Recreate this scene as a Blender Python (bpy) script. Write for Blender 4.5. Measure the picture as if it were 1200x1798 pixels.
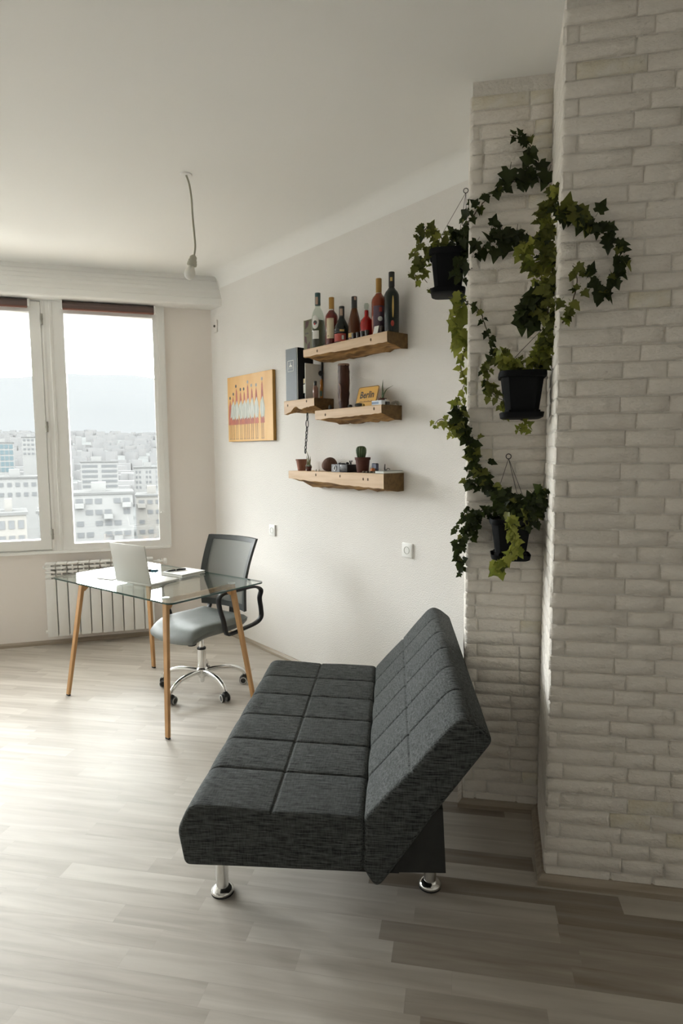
import bpy, bmesh, math, random
from mathutils import Vector, Matrix
R_ = math.radians
random.seed(7)
SC = bpy.context.scene
COL = SC.collection
for _o in list(bpy.data.objects):
    bpy.data.objects.remove(_o)

# ------------------------------------------------------------------ camera
EYE = 1.5
PITCH, ROLL = R_(5.414), R_(0.438)
cd = bpy.data.cameras.new('camera')
cd.sensor_fit = 'HORIZONTAL'
cd.sensor_width = 36.0
cd.lens = 1100 * 36.0 / 1200
cd.clip_end = 6000
cam = bpy.data.objects.new('camera', cd)
COL.objects.link(cam)
_f = Vector((0, math.cos(PITCH), -math.sin(PITCH)))
_d = Vector((0, -math.sin(PITCH), -math.cos(PITCH)))
_r = Vector((1, 0, 0))
_x = math.cos(ROLL) * _r + math.sin(ROLL) * _d
_y = -(-math.sin(ROLL) * _r + math.cos(ROLL) * _d)
_z = -_f
cam.matrix_world = Matrix(((_x.x, _y.x, _z.x, 0), (_x.y, _y.y, _z.y, 0), (_x.z, _y.z, _z.z, EYE), (0, 0, 0, 1)))
SC.camera = cam

# ------------------------------------------------------------------ sky and exposure
SKY = 38.0
w = bpy.data.worlds.new('overcast_sky')
SC.world = w
w.use_nodes = True
_bg = w.node_tree.nodes['Background']
_bg.inputs['Color'].default_value = (0.958, 0.982, 1.0, 1)
# even overcast: brighter overhead than at the horizon, the same all round
_wn, _wl = w.node_tree.nodes, w.node_tree.links
_tc = _wn.new('ShaderNodeTexCoord')
_sp = _wn.new('ShaderNodeSeparateXYZ')
_wl.new(_tc.outputs['Generated'], _sp.inputs[0])
_mr = _wn.new('ShaderNodeMapRange')
_mr.inputs['From Min'].default_value = 0.0
_mr.inputs['From Max'].default_value = 1.0
_mr.inputs['To Min'].default_value = SKY
_mr.inputs['To Max'].default_value = SKY * 1.25
_wl.new(_sp.outputs['Z'], _mr.inputs['Value'])
_wl.new(_mr.outputs[0], _bg.inputs['Strength'])
vs = SC.view_settings
vs.view_transform = 'Standard'
vs.look = 'None'
vs.gamma = 1.0
vs.use_curve_mapping = False
vs.exposure = 0.2
SC.cycles.max_bounces = 10
SC.cycles.diffuse_bounces = 6
SC.cycles.glossy_bounces = 4
SC.cycles.transmission_bounces = 6
SC.cycles.transparent_max_bounces = 12
SC.cycles.caustics_reflective = False
SC.cycles.caustics_refractive = False
SC.cycles.sample_clamp_indirect = 6.0

# ------------------------------------------------------------------ frames of the room (metres, heading clockwise from +Y)
A_R, A_W, A_B, A_S, A_T = -38.806, 72.728, 100.741, 4.674, 127.717
CEIL = 2.91
def hd(a):
    a = R_(a)
    return Vector((math.sin(a), math.cos(a), 0))
U_R, U_W, U_B = hd(A_R), hd(A_W), hd(A_B)
N_R = hd(A_R + 90)
N_W, N_B = hd(A_W - 90), hd(A_B - 90)
D_R, D_W, D_B1, D_B2 = 2.472, 5.34, 2.60, 2.16
def rz(a):            # z rotation that turns local X to heading a
    return R_(90 - a)
ROT_R, ROT_W, ROT_B = rz(A_R), rz(A_W), rz(A_B)
def PR(u, dep, z):    # right wall: u along, dep out of the wall
    v = N_R * (D_R - dep) + U_R * u
    return Vector((v.x, v.y, z))
def PW(u, y, z):      # window wall: u to the right, y outwards
    v = N_W * (D_W + y) + U_W * u
    return Vector((v.x, v.y, z))
def PB(u, d, z):
    v = N_B * d + U_B * u
    return Vector((v.x, v.y, z))

# daylight portal: tells the sampler where the sky comes in (gives off no light of its own)
_pl = bpy.data.lights.new('window_portal', 'AREA')
_pl.shape = 'RECTANGLE'
_pl.size, _pl.size_y = 3.35, 1.95
_pl.cycles.is_portal = True
_po = bpy.data.objects.new('window_portal', _pl)
COL.objects.link(_po)
_po.location = PW(-1.47, 0.10, 1.70)
_po.rotation_euler = (R_(-90), 0, ROT_W)
_po['kind'] = 'helper'

# ------------------------------------------------------------------ materials
MATS = {}
def nt(m):
    return m.node_tree.nodes, m.node_tree.links
def pm(name, col, rough=.5, metal=0., col2=None, vs_=(5, 5, 5), vdet=3, vlo=.35, vhi=.65, bump=0., bs=(60, 60, 60), bdet=4,
       spec=.5, coat=0., trans=0., sheen=0., ior=1.5, alpha=1., attr=None, sub=0., emit=None):
    if name in MATS:
        return MATS[name]
    m = bpy.data.materials.new(name)
    m.use_nodes = True
    n, l = nt(m)
    b = n['Principled BSDF']
    b.inputs['Base Color'].default_value = (*col, 1)
    b.inputs['Roughness'].default_value = rough
    b.inputs['Metallic'].default_value = metal
    b.inputs['Specular IOR Level'].default_value = spec
    b.inputs['Coat Weight'].default_value = coat
    b.inputs['Transmission Weight'].default_value = trans
    b.inputs['Sheen Weight'].default_value = sheen
    b.inputs['IOR'].default_value = ior
    b.inputs['Alpha'].default_value = alpha
    tc = n.new('ShaderNodeTexCoord')
    if col2 is not None:
        mp = n.new('ShaderNodeMapping')
        mp.inputs['Scale'].default_value = vs_
        l.new(tc.outputs['Object'], mp.inputs['Vector'])
        no = n.new('ShaderNodeTexNoise')
        no.inputs['Scale'].default_value = 1
        no.inputs['Detail'].default_value = vdet
        l.new(mp.outputs[0], no.inputs['Vector'])
        cr = n.new('ShaderNodeValToRGB')
        cr.color_ramp.elements[0].position = vlo
        cr.color_ramp.elements[1].position = vhi
        cr.color_ramp.elements[0].color = (*col, 1)
        cr.color_ramp.elements[1].color = (*col2, 1)
        l.new(no.outputs['Fac'], cr.inputs['Fac'])
        l.new(cr.outputs['Color'], b.inputs['Base Color'])
    if bump:
        mp = n.new('ShaderNodeMapping')
        mp.inputs['Scale'].default_value = bs
        l.new(tc.outputs['Object'], mp.inputs['Vector'])
        no = n.new('ShaderNodeTexNoise')
        no.inputs['Scale'].default_value = 1
        no.inputs['Detail'].default_value = bdet
        l.new(mp.outputs[0], no.inputs['Vector'])
        bu = n.new('ShaderNodeBump')
        bu.inputs['Strength'].default_value = 1
        bu.inputs['Distance'].default_value = bump
        l.new(no.outputs['Fac'], bu.inputs['Height'])
        l.new(bu.outputs[0], b.inputs['Normal'])
    MATS[name] = m
    return m

def glass_mat(name, tint, ior=1.5, rough=0.0, dark=None):
    """clear sheet glass: transparent with a Fresnel mirror"""
    if name in MATS:
        return MATS[name]
    m = bpy.data.materials.new(name)
    m.use_nodes = True
    n, l = nt(m)
    n.clear()
    o = n.new('ShaderNodeOutputMaterial')
    mix = n.new('ShaderNodeMixShader')
    tr = n.new('ShaderNodeBsdfTransparent')
    tr.inputs[0].default_value = (*tint, 1)
    gl = n.new('ShaderNodeBsdfGlossy')
    gl.inputs['Roughness'].default_value = rough
    gl.inputs['Color'].default_value = (1, 1, 1, 1)
    fr = n.new('ShaderNodeFresnel')
    ge = n.new('ShaderNodeNewGeometry')
    mr = n.new('ShaderNodeMapRange')
    mr.inputs['To Min'].default_value = ior
    mr.inputs['To Max'].default_value = 1 / ior
    l.new(ge.outputs['Backfacing'], mr.inputs['Value'])
    l.new(mr.outputs[0], fr.inputs['IOR'])
    l.new(fr.outputs[0], mix.inputs[0])
    l.new(tr.outputs[0], mix.inputs[1])
    l.new(gl.outputs[0], mix.inputs[2])
    l.new(mix.outputs[0], o.inputs[0])
    MATS[name] = m
    return m

def leaf_mat(name, c1, c2):
    m = bpy.data.materials.new(name)
    m.use_nodes = True
    n, l = nt(m)
    b = n['Principled BSDF']
    b.inputs['Roughness'].default_value = .5
    b.inputs['Specular IOR Level'].default_value = .3
    oi = n.new('ShaderNodeObjectInfo')
    cr = n.new('ShaderNodeValToRGB')
    cr.color_ramp.elements[0].color = (*c1, 1)
    cr.color_ramp.elements[1].color = (*c2, 1)
    l.new(oi.outputs['Random'], cr.inputs[0])
    l.new(cr.outputs[0], b.inputs['Base Color'])
    tl = n.new('ShaderNodeBsdfTranslucent')
    hs = n.new('ShaderNodeHueSaturation')
    hs.inputs['Value'].default_value = 1.5
    l.new(cr.outputs[0], hs.inputs['Color'])
    l.new(hs.outputs[0], tl.inputs['Color'])
    mx = n.new('ShaderNodeMixShader')
    mx.inputs[0].default_value = .32
    l.new(b.outputs[0], mx.inputs[1])
    l.new(tl.outputs[0], mx.inputs[2])
    l.new(mx.outputs[0], n['Material Output'].inputs[0])
    MATS[name] = m
    return m

M_ceiling = pm('ceiling_paint', (.885, .88, .855), .9, col2=(.90, .895, .875), vs_=(.6, .6, .6))
M_wall = pm('wall_paint', (.80, .775, .74), .88, col2=(.825, .80, .765), vs_=(2, 2, 2), bump=.004, bs=(140, 140, 140), bdet=5)
M_wallw = pm('window_wall_paint', (.83, .775, .725), .9, col2=(.85, .80, .75), vs_=(1.5, 1.5, 1.5))
M_back = pm('rear_wall_paint', (.86, .845, .82), .9)
M_brick = pm('painted_brick', (.80, .75, .68), .8, col2=(.845, .805, .745), vs_=(9, 9, 9), vdet=4, bump=.012, bs=(28, 28, 40), bdet=7)
M_brick2 = pm('painted_brick_stained', (.70, .64, .50), .75, col2=(.78, .75, .68), vs_=(14, 14, 14), bump=.006, bs=(55, 55, 70), bdet=6)
M_mortar = pm('painted_mortar', (.76, .725, .665), .85, col2=(.80, .77, .72), vs_=(8, 8, 8), bump=.014, bs=(45, 45, 45), bdet=6)
M_white = pm('white_trim', (.86, .855, .83), .4, col2=(.88, .875, .85), vs_=(3, 3, 3))
M_frame = pm('window_white', (.85, .845, .82), .35, col2=(.87, .865, .84), vs_=(4, 4, 4))
M_pane = glass_mat('window_glass', (.97, .98, .97), 1.45)
M_chrome = pm('chrome', (.80, .80, .79), .13, 1.0)
M_black = pm('black_plastic', (.010, .010, .011), .5, spec=.3)
M_darkrub = pm('black_rubber', (.015, .015, .015), .7)
M_oak = pm('oak_wood', (.44, .235, .09), .5, col2=(.52, .295, .125), vs_=(30, 30, 3), vdet=5, bump=.0008, bs=(200, 200, 8))
M_tglass = glass_mat('table_glass', (.93, .965, .95), 1.55)
M_tedge = pm('glass_edge', (.012, .05, .042), .12, coat=.5)

def link(o, parent=None):
    COL.objects.link(o)
    if parent is not None:
        o.parent = parent
    return o
def obj(name, bm, mats, parent=None, loc=None, rotz=None, smooth=None):
    me = bpy.data.meshes.new(name)
    bmesh.ops.recalc_face_normals(bm, faces=bm.faces)
    bm.to_mesh(me)
    bm.free()
    if not isinstance(mats, (list, tuple)):
        mats = [mats]
    for m in mats:
        me.materials.append(m)
    if smooth is not None:
        for p in me.polygons:
            p.use_smooth = True
        if smooth < 179:
            try:
                me.set_sharp_from_angle(angle=R_(smooth))
            except Exception:
                pass
    o = bpy.data.objects.new(name, me)
    if loc is not None:
        o.location = loc
    if rotz is not None:
        o.rotation_euler = (0, 0, rotz)
    return link(o, parent)
def tag(o, label=None, cat=None, group=None, kind=None):
    if label:
        o['label'] = label
    if cat:
        o['category'] = cat
    if group:
        o['group'] = group
    if kind:
        o['kind'] = kind
    return o
def thing(name, label, cat, loc, rotz=0., group=None):
    o = bpy.data.objects.new(name, None)
    o.empty_display_size = .05
    o.location = loc
    o.rotation_euler = (0, 0, rotz)
    link(o)
    return tag(o, label, cat, group)
def struct(name, bm, m, loc=None, rotz=None, smooth=None):
    return tag(obj(name, bm, m, None, loc, rotz, smooth), kind='structure')
def copy_tree(o, parent=None, loc=None, rot=None):
    c = o.copy()
    link(c)
    c.parent = parent
    if loc is not None:
        c.location = loc
    if rot is not None:
        c.rotation_euler = rot
    for ch in list(o.children):
        copy_tree(ch, c)
    return c

# ------------------------------------------------------------------ mesh helpers
def B():
    return bmesh.new()
def box(bm, x0, x1, y0, y1, z0, z1, bev=0., seg=2, mi=0, mx=None):
    r = bmesh.ops.create_cube(bm, size=1)
    vs_ = r['verts']
    for v in vs_:
        v.co = Vector(((x0 + x1) / 2 + v.co.x * (x1 - x0), (y0 + y1) / 2 + v.co.y * (y1 - y0), (z0 + z1) / 2 + v.co.z * (z1 - z0)))
    fs = set(f for v in vs_ for f in v.link_faces)
    if bev:
        es = list(set(e for v in vs_ for e in v.link_edges))
        r2 = bmesh.ops.bevel(bm, geom=es, offset=bev, segments=seg, affect='EDGES', profile=.5)
        fs = set(r2['faces']) | set(f for f in fs if f.is_valid)
        vs_ = list(set(v for f in fs for v in f.verts))
    for f in fs:
        if f.is_valid:
            f.material_index = mi
    if mx is not None:
        for v in vs_:
            v.co = mx @ v.co
    return vs_
def prism(bm, pts, z0, z1, axis='z', mi=0):
    """polygon pts extruded; axis z: (x,y) pts; axis x: (y,z) pts along x; axis y: (x,z) pts along y"""
    def P(p, t):
        return {'z': (p[0], p[1], t), 'x': (t, p[0], p[1]), 'y': (p[0], t, p[1])}[axis]
    a = [bm.verts.new(P(p, z0)) for p in pts]
    b = [bm.verts.new(P(p, z1)) for p in pts]
    n = len(pts)
    fs = [bm.faces.new(a[::-1]), bm.faces.new(b)]
    for i in range(n):
        fs.append(bm.faces.new((a[i], a[(i + 1) % n], b[(i + 1) % n], b[i])))
    for f in fs:
        f.material_index = mi
    return a + b
def lathe(bm, prof, n=20, mi=0, mx=None, cap=True):
    """prof: list of (r,z) from bottom to top"""
    rings = []
    for r, z in prof:
        rings.append([bm.verts.new((r * math.cos(2 * math.pi * k / n), r * math.sin(2 * math.pi * k / n), z)) for k in range(n)])
    fs = []
    for a, b in zip(rings, rings[1:]):
        for k in range(n):
            fs.append(bm.faces.new((a[k], a[(k + 1) % n], b[(k + 1) % n], b[k])))
    if cap:
        fs.append(bm.faces.new(rings[0][::-1]))
        fs.append(bm.faces.new(rings[-1]))
    for f in fs:
        f.material_index = mi
    vv = [v for r in rings for v in r]
    if mx is not None:
        for v in vv:
            v.co = mx @ v.co
    return vv
def tube(bm, pts, rad, n=8, closed=False, mi=0, cap=True, flat=None, up=None):
    """sweep a round (or flat=(w,h)) section along pts"""
    pts = [Vector(p) for p in pts]
    N = len(pts)
    rads = rad if isinstance(rad, (list, tuple)) else [rad] * N
    rings = []
    prev = None
    for i, p in enumerate(pts):
        if closed:
            t = (pts[(i + 1) % N] - pts[i - 1]).normalized()
        else:
            t = (pts[min(i + 1, N - 1)] - pts[max(i - 1, 0)]).normalized()
        if up is not None:
            a = Vector(up) - t * t.dot(Vector(up))
            a.normalize()
        else:
            ref = prev if prev is not None else (Vector((0, 0, 1)) if abs(t.z) < .9 else Vector((1, 0, 0)))
            a = ref - t * t.dot(ref)
            a.normalize()
            prev = a
        b = t.cross(a)
        if flat:
            w2, h2 = flat[0] / 2, flat[1] / 2
            c = min(w2, h2) * .35
            sec = [(w2, h2 - c), (w2 - c, h2), (-w2 + c, h2), (-w2, h2 - c), (-w2, -h2 + c), (-w2 + c, -h2), (w2 - c, -h2), (w2, -h2 + c)]
            rings.append([bm.verts.new(p + a * x + b * y) for x, y in sec])
        else:
            rings.append([bm.verts.new(p + (a * math.cos(2 * math.pi * k / n) + b * math.sin(2 * math.pi * k / n)) * rads[i]) for k in range(n)])
    m = len(rings[0])
    fs = []
    rr = list(zip(rings, rings[1:])) + ([(rings[-1], rings[0])] if closed else [])
    for a, b in rr:
        for k in range(m):
            fs.append(bm.faces.new((a[k], a[(k + 1) % m], b[(k + 1) % m], b[k])))
    if cap and not closed:
        fs.append(bm.faces.new(rings[0][::-1]))
        fs.append(bm.faces.new(rings[-1]))
    for f in fs:
        f.material_index = mi
    return rings
def smooth_path(pts, n=6, closed=False):
    """Catmull-Rom"""
    P = [Vector(p) for p in pts]
    out = []
    N = len(P)
    rng = range(N if closed else N - 1)
    for i in rng:
        if closed:
            p0, p1, p2, p3 = P[i - 1], P[i], P[(i + 1) % N], P[(i + 2) % N]
        else:
            p0, p1, p2, p3 = P[max(i - 1, 0)], P[i], P[i + 1], P[min(i + 2, N - 1)]
        for k in range(n):
            t = k / n
            out.append(.5 * ((2 * p1) + (-p0 + p2) * t + (2 * p0 - 5 * p1 + 4 * p2 - p3) * t * t + (-p0 + 3 * p1 - 3 * p2 + p3) * t ** 3))
    if not closed:
        out.append(P[-1])
    return out
def frame_bars(bm, x0, x1, z0, z1, wl, wr, wb, wt, y0, y1, mi=0):
    """one connected rectangular frame in the xz plane"""
    o = [(x0, z0), (x1, z0), (x1, z1), (x0, z1)]
    i = [(x0 + wl, z0 + wb), (x1 - wr, z0 + wb), (x1 - wr, z1 - wt), (x0 + wl, z1 - wt)]
    V = {}
    for nm, pts in (('o', o), ('i', i)):
        for yy, t in ((y0, 'f'), (y1, 'b')):
            V[nm + t] = [bm.verts.new((p[0], yy, p[1])) for p in pts]
    for k in range(4):
        j = (k + 1) % 4
        for q in ((V['of'][k], V['of'][j], V['if'][j], V['if'][k]), (V['ob'][j], V['ob'][k], V['ib'][k], V['ib'][j]),
                  (V['of'][j], V['of'][k], V['ob'][k], V['ob'][j]), (V['if'][k], V['if'][j], V['ib'][j], V['ib'][k])):
            bm.faces.new(q).material_index = mi
def text_bm(s, size, thick=.0006, bold=0.):
    cu = bpy.data.curves.new('lettering', 'FONT')
    cu.body = s
    cu.size = size
    cu.extrude = thick
    cu.offset = bold
    cu.resolution_u = 2
    cu.align_x = 'CENTER'
    cu.align_y = 'CENTER'
    o = bpy.data.objects.new('lettering', cu)
    COL.objects.link(o)
    dg = bpy.context.evaluated_depsgraph_get()
    me = bpy.data.meshes.new_from_object(o.evaluated_get(dg))
    bm = bmesh.new()
    bm.from_mesh(me)
    bpy.data.objects.remove(o)
    bpy.data.curves.remove(cu)
    bpy.data.meshes.remove(me)
    return bm
def rot_bm(bm, mx):
    for v in bm.verts:
        v.co = mx @ v.co
    return bm

# ================================================================== structure
# ---- floor: planks laid along the brick wall's direction
def floor_material():
    m = bpy.data.materials.new('laminate')
    m.use_nodes = True
    n, l = nt(m)
    b = n['Principled BSDF']
    at = n.new('ShaderNodeAttribute')
    at.attribute_name = 'tone'
    tc = n.new('ShaderNodeTexCoord')
    ad = n.new('ShaderNodeVectorMath')
    ad.operation = 'MULTIPLY_ADD'
    ad.inputs[1].default_value = (37, 53, 11)
    l.new(at.outputs['Color'], ad.inputs[0])
    l.new(tc.outputs['Object'], ad.inputs[2])
    mp = n.new('ShaderNodeMapping')
    mp.inputs['Scale'].default_value = (2.2, 26, 1)
    l.new(ad.outputs[0], mp.inputs['Vector'])
    no = n.new('ShaderNodeTexNoise')
    no.inputs['Scale'].default_value = 1
    no.inputs['Detail'].default_value = 5
    no.inputs['Distortion'].default_value = .6
    l.new(mp.outputs[0], no.inputs['Vector'])
    cr = n.new('ShaderNodeValToRGB')
    cr.color_ramp.elements[0].position = .0
    cr.color_ramp.elements[1].position = 1.0
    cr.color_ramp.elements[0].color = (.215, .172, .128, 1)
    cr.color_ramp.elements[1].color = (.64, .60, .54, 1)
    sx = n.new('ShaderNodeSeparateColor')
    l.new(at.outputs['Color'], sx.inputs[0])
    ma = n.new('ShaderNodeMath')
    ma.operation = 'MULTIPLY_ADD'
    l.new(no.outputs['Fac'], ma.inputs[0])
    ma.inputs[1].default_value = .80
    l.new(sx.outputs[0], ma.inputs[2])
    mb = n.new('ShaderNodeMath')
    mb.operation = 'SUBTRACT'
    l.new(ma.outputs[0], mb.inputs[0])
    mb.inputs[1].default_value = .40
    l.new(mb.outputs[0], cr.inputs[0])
    l.new(cr.outputs[0], b.inputs['Base Color'])
    b.inputs['Roughness'].default_value = .30
    b.inputs['Specular IOR Level'].default_value = .5
    rr = n.new('ShaderNodeMapRange')
    rr.inputs['To Min'].default_value = .50
    rr.inputs['To Max'].default_value = .58
    l.new(no.outputs['Fac'], rr.inputs['Value'])
    l.new(rr.outputs[0], b.inputs['Roughness'])
    return m
M_floor = floor_material()
M_floorb = pm('laminate_edge', (.10, .085, .065), .6)
bm = B()
prism(bm, [(-6.0, -4.5), (2.6, -4.5), (2.6, 7.0), (-6.0, 7.0)], -.10, -.005)
floor = struct('floor', bm, M_floorb, (0, 0, 0), ROT_B)
# floor outline in B coordinates so that planks end at the walls
def inside_room(u, d):
    p = PB(u, d, 0)
    if p.dot(N_R) > D_R + .02 or p.dot(N_W) > D_W + .02:
        return False
    if u > .03 and d > D_B1 + .02:
        return False
    if u > .30 and d > D_B2 + .02:
        return False
    return True
def px_of(p):
    q = p - Vector((0, 0, EYE))
    z = q.dot(-_z)
    if z < .2:
        return None
    return 600 + 1100 * q.dot(_x) / z, 899 - 1100 * q.dot(_y) / z
rp = random.Random(3)
def tone_layer(me, tones):
    at = me.color_attributes.new('tone', 'FLOAT_COLOR', 'POINT')
    for i, t in enumerate(tones):
        at.data[i].color = (t, rp.random(), rp.random(), 1)
cands = []
PWID = .0815
d0 = -4.4
row = 0
while d0 < 6.9:
    u0 = -5.9 - rp.random() * .6
    while u0 < 2.5:
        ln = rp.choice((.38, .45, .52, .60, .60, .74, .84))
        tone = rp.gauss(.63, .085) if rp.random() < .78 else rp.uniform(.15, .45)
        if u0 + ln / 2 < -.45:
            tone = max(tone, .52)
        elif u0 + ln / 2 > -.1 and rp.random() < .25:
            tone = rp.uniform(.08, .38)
        cands.append((u0, u0 + ln, d0, d0 + PWID, tone))
        u0 += ln
    d0 += PWID
    row += 1
solo, rest = [], []
for c in cands:
    uc, dc = (c[0] + c[1]) / 2, (c[2] + c[3]) / 2
    pts = [(c[0], dc), (uc, dc), (c[1], dc)]
    if not any(inside_room(*p) for p in pts):
        continue
    vis = False
    for p in pts + [((c[0] + uc) / 2, dc), ((c[1] + uc) / 2, dc)]:
        q = px_of(PB(*p, 0))
        if q and -30 < q[0] < 1230 and 1000 < q[1] < 1840:
            vis = True
    (solo if vis and dc < 4.05 else rest).append(c)
solo.sort(key=lambda c: c[2])
rest += solo[295:]
solo = solo[:295]
GAP = .0001
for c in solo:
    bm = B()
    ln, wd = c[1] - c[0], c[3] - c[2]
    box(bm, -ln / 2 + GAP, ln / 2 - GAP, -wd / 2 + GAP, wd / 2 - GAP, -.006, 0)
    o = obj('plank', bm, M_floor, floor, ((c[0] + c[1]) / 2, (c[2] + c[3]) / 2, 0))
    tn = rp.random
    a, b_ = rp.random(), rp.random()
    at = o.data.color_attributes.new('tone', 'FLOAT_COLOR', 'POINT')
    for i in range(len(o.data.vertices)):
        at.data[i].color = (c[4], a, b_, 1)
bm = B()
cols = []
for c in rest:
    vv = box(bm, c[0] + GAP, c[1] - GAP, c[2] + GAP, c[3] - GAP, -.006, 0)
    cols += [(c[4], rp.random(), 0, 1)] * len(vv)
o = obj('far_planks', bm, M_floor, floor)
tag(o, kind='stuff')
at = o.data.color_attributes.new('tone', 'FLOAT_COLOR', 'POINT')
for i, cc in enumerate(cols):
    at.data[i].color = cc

# ---- ceiling
bm = B()
prism(bm, [(-6.0, -4.5), (2.6, -4.5), (2.6, 7.0), (-6.0, 7.0)], CEIL, CEIL + .12)
struct('ceiling', bm, M_ceiling, (0, 0, 0), ROT_B)

# ---- plain right wall, with the rounded cove under the ceiling
bm = B()
box(bm, 1.75, 5.05, -.14, 0, -.02, CEIL + .05)
struct('wall_right', bm, M_wall, N_R * D_R, ROT_R)
bm = B()
cove = [(-.02, CEIL + .02)] + [(.10 - .10 * math.cos(R_(t)), CEIL - .10 + .10 * math.sin(R_(t))) for t in range(0, 91, 10)] + [(.10, CEIL + .02)]
prism(bm, cove, 1.7, 4.60, 'x')
struct('trim_1', bm, M_ceiling, N_R * D_R, ROT_R, smooth=40)

# ---- window wall with its opening
WX0, WX1, WZ0, WZ1 = -3.13, .168, .745, 2.665  # opening carried further left, out of view, to let in more light
bm = B()
xs, zs = [-3.9, WX0, WX1, 1.0], [-.02, WZ0, WZ1, CEIL + .05]
gv = {}
for i, x in enumerate(xs):
    for k, z in enumerate(zs):
        for s, y in ((0, 0.), (1, .20)):
            gv[i, k, s] = bm.verts.new((x, y, z))
for i in range(3):
    for k in range(3):
        if i == 1 and k == 1:
            continue
        bm.faces.new((gv[i, k, 0], gv[i + 1, k, 0], gv[i + 1, k + 1, 0], gv[i, k + 1, 0]))
        bm.faces.new((gv[i, k, 1], gv[i, k + 1, 1], gv[i + 1, k + 1, 1], gv[i + 1, k, 1]))
for a, b_ in (((0, 0), (3, 0)), ((3, 0), (3, 3)), ((3, 3), (0, 3)), ((0, 3), (0, 0))):
    pa = [a]
    while pa[-1] != b_:
        i, k = pa[-1]
        pa.append((i + (b_[0] > i) - (b_[0] < i), k + (b_[1] > k) - (b_[1] < k)))
    for p, q in zip(pa, pa[1:]):
        bm.faces.new((gv[p[0], p[1], 0], gv[q[0], q[1], 0], gv[q[0], q[1], 1], gv[p[0], p[1], 1]))
hole = [(1, 1), (2, 1), (2, 2), (1, 2)]
for p, q in zip(hole, hole[1:] + hole[:1]):
    bm.faces.new((gv[p[0], p[1], 0], gv[q[0], q[1], 0], gv[q[0], q[1], 1], gv[p[0], p[1], 1]))
struct('wall_window', bm, M_wallw, N_W * D_W, ROT_W)
# stepped plaster cornice above the window
bm = B()
prof = [(.0, 2.668), (-.172, 2.668), (-.180, 2.676), (-.180, 2.722), (-.172, 2.728), (-.166, 2.75), (-.152, 2.775), (-.148, 2.80),
        (-.138, 2.806), (-.130, 2.835), (-.122, 2.842), (-.116, 2.866), (-.104, 2.88), (-.100, CEIL + .02), (.0, CEIL + .02)]
prism(bm, prof, -3.55, .80, 'x')
struct('trim_2', bm, M_white, N_W * D_W, ROT_W)

# ---- unseen rest of the room
bm = B()
box(bm, -3.70, -3.50, -9.2, .2, -.02, CEIL + .05)
struct('wall_left', bm, M_back, N_W * D_W, ROT_W)
bm = B()
box(bm, -6.0, 2.6, -4.4, -4.2, -.02, CEIL + .05)
struct('wall_rear', bm, M_back, (0, 0, 0), ROT_B)
bm = B()
box(bm, 2.3, 2.5, -4.4, 2.9, -.02, CEIL + .05)
struct('wall_side', bm, M_back, (0, 0, 0), ROT_B)

# ---- the two white brick faces
PIL_U0, PIL_U1, NEAR_U0 = .034, .335, .308
bm = B()
prism(bm, [(PIL_U0, D_B1), (.42, D_B1), (.42, 3.0), (PIL_U0, 3.4)], -.02, CEIL + .05)
pillar = struct('wall_pillar', bm, M_mortar, (0, 0, 0), ROT_B)
bm = B()
prism(bm, [(NEAR_U0, D_B2), (2.4, D_B2), (2.4, 2.9), (PIL_U1 + .03, 2.9), (PIL_U1, D_B1)], -.02, CEIL + .05)
nearwall = struct('wall_brick', bm, M_mortar, (0, 0, 0), ROT_B)
rb = random.Random(11)
BRK = {}
def brick_mesh(ln, ht, var):
    key = (round(ln, 2), var)
    if key in BRK:
        return BRK[key]
    r = random.Random(hash(key) & 0xffff)
    t = r.uniform(.0055, .0105)
    bm = B()
    L2, H2 = ln / 2, ht / 2
    nseg = 3 if ln > .09 else 1
    def ring(ins, y, jit):
        pts = []
        for k in range(nseg + 1):
            pts.append((-L2 + ins + (ln - 2 * ins) * k / nseg, -H2 + ins))
        for k in range(nseg, -1, -1):
            pts.append((-L2 + ins + (ln - 2 * ins) * k / nseg, H2 - ins))
        return [bm.verts.new((x + r.uniform(-jit, jit), y, z + r.uniform(-jit, jit))) for x, z in pts]
    rs = [ring(-.002, .003, 0), ring(.0002, -t * .5, .0022), ring(.0045, -t, .0024)]
    n = len(rs[0])
    for a, b_ in zip(rs, rs[1:]):
        for k in range(n):
            bm.faces.new((a[k], a[(k + 1) % n], b_[(k + 1) % n], b_[k]))
    f = rs[-1]
    for k in range(nseg):
        bm.faces.new((f[k], f[k + 1], f[n - 2 - k], f[n - 1 - k]))
    bmesh.ops.recalc_face_normals(bm, faces=bm.faces)
    me = bpy.data.meshes.new('brick')
    bm.to_mesh(me)
    bm.free()
    for p in me.polygons:
        p.use_smooth = True
    me.materials.append(M_brick)
    BRK[key] = me
    return me
PITCH_Z, BH, JX = .0538, .0470, .0075
Z_FIRST = .006
NROW = int((CEIL - Z_FIRST) / PITCH_Z)
def put_brick(parent, mx, x, z, ln, stained=False):
    me = brick_mesh(ln, BH, rb.randrange(4))
    o = bpy.data.objects.new('brick', me)
    link(o, parent)
    o.matrix_local = mx @ Matrix.Translation((x, 0, z)) @ Matrix.Rotation(rb.gauss(0, .006), 4, 'Y')
    if stained:
        o.material_slots[0].link = 'OBJECT'
        o.material_slots[0].material = M_brick2
    return o
far_bm = B()
def far_brick(mx, x, z, ln):
    me = brick_mesh(ln, BH, rb.randrange(4))
    t = bmesh.new()
    t.from_mesh(me)
    t.transform(mx @ Matrix.Translation((x, 0, z)))
    tmp = bpy.data.meshes.new('t')
    t.to_mesh(tmp)
    t.free()
    far_bm.from_mesh(tmp)
    bpy.data.meshes.remove(tmp)
mx_near = Matrix.Translation((0, D_B2, 0))
mx_pil = Matrix.Translation((0, D_B1, 0))
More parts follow.
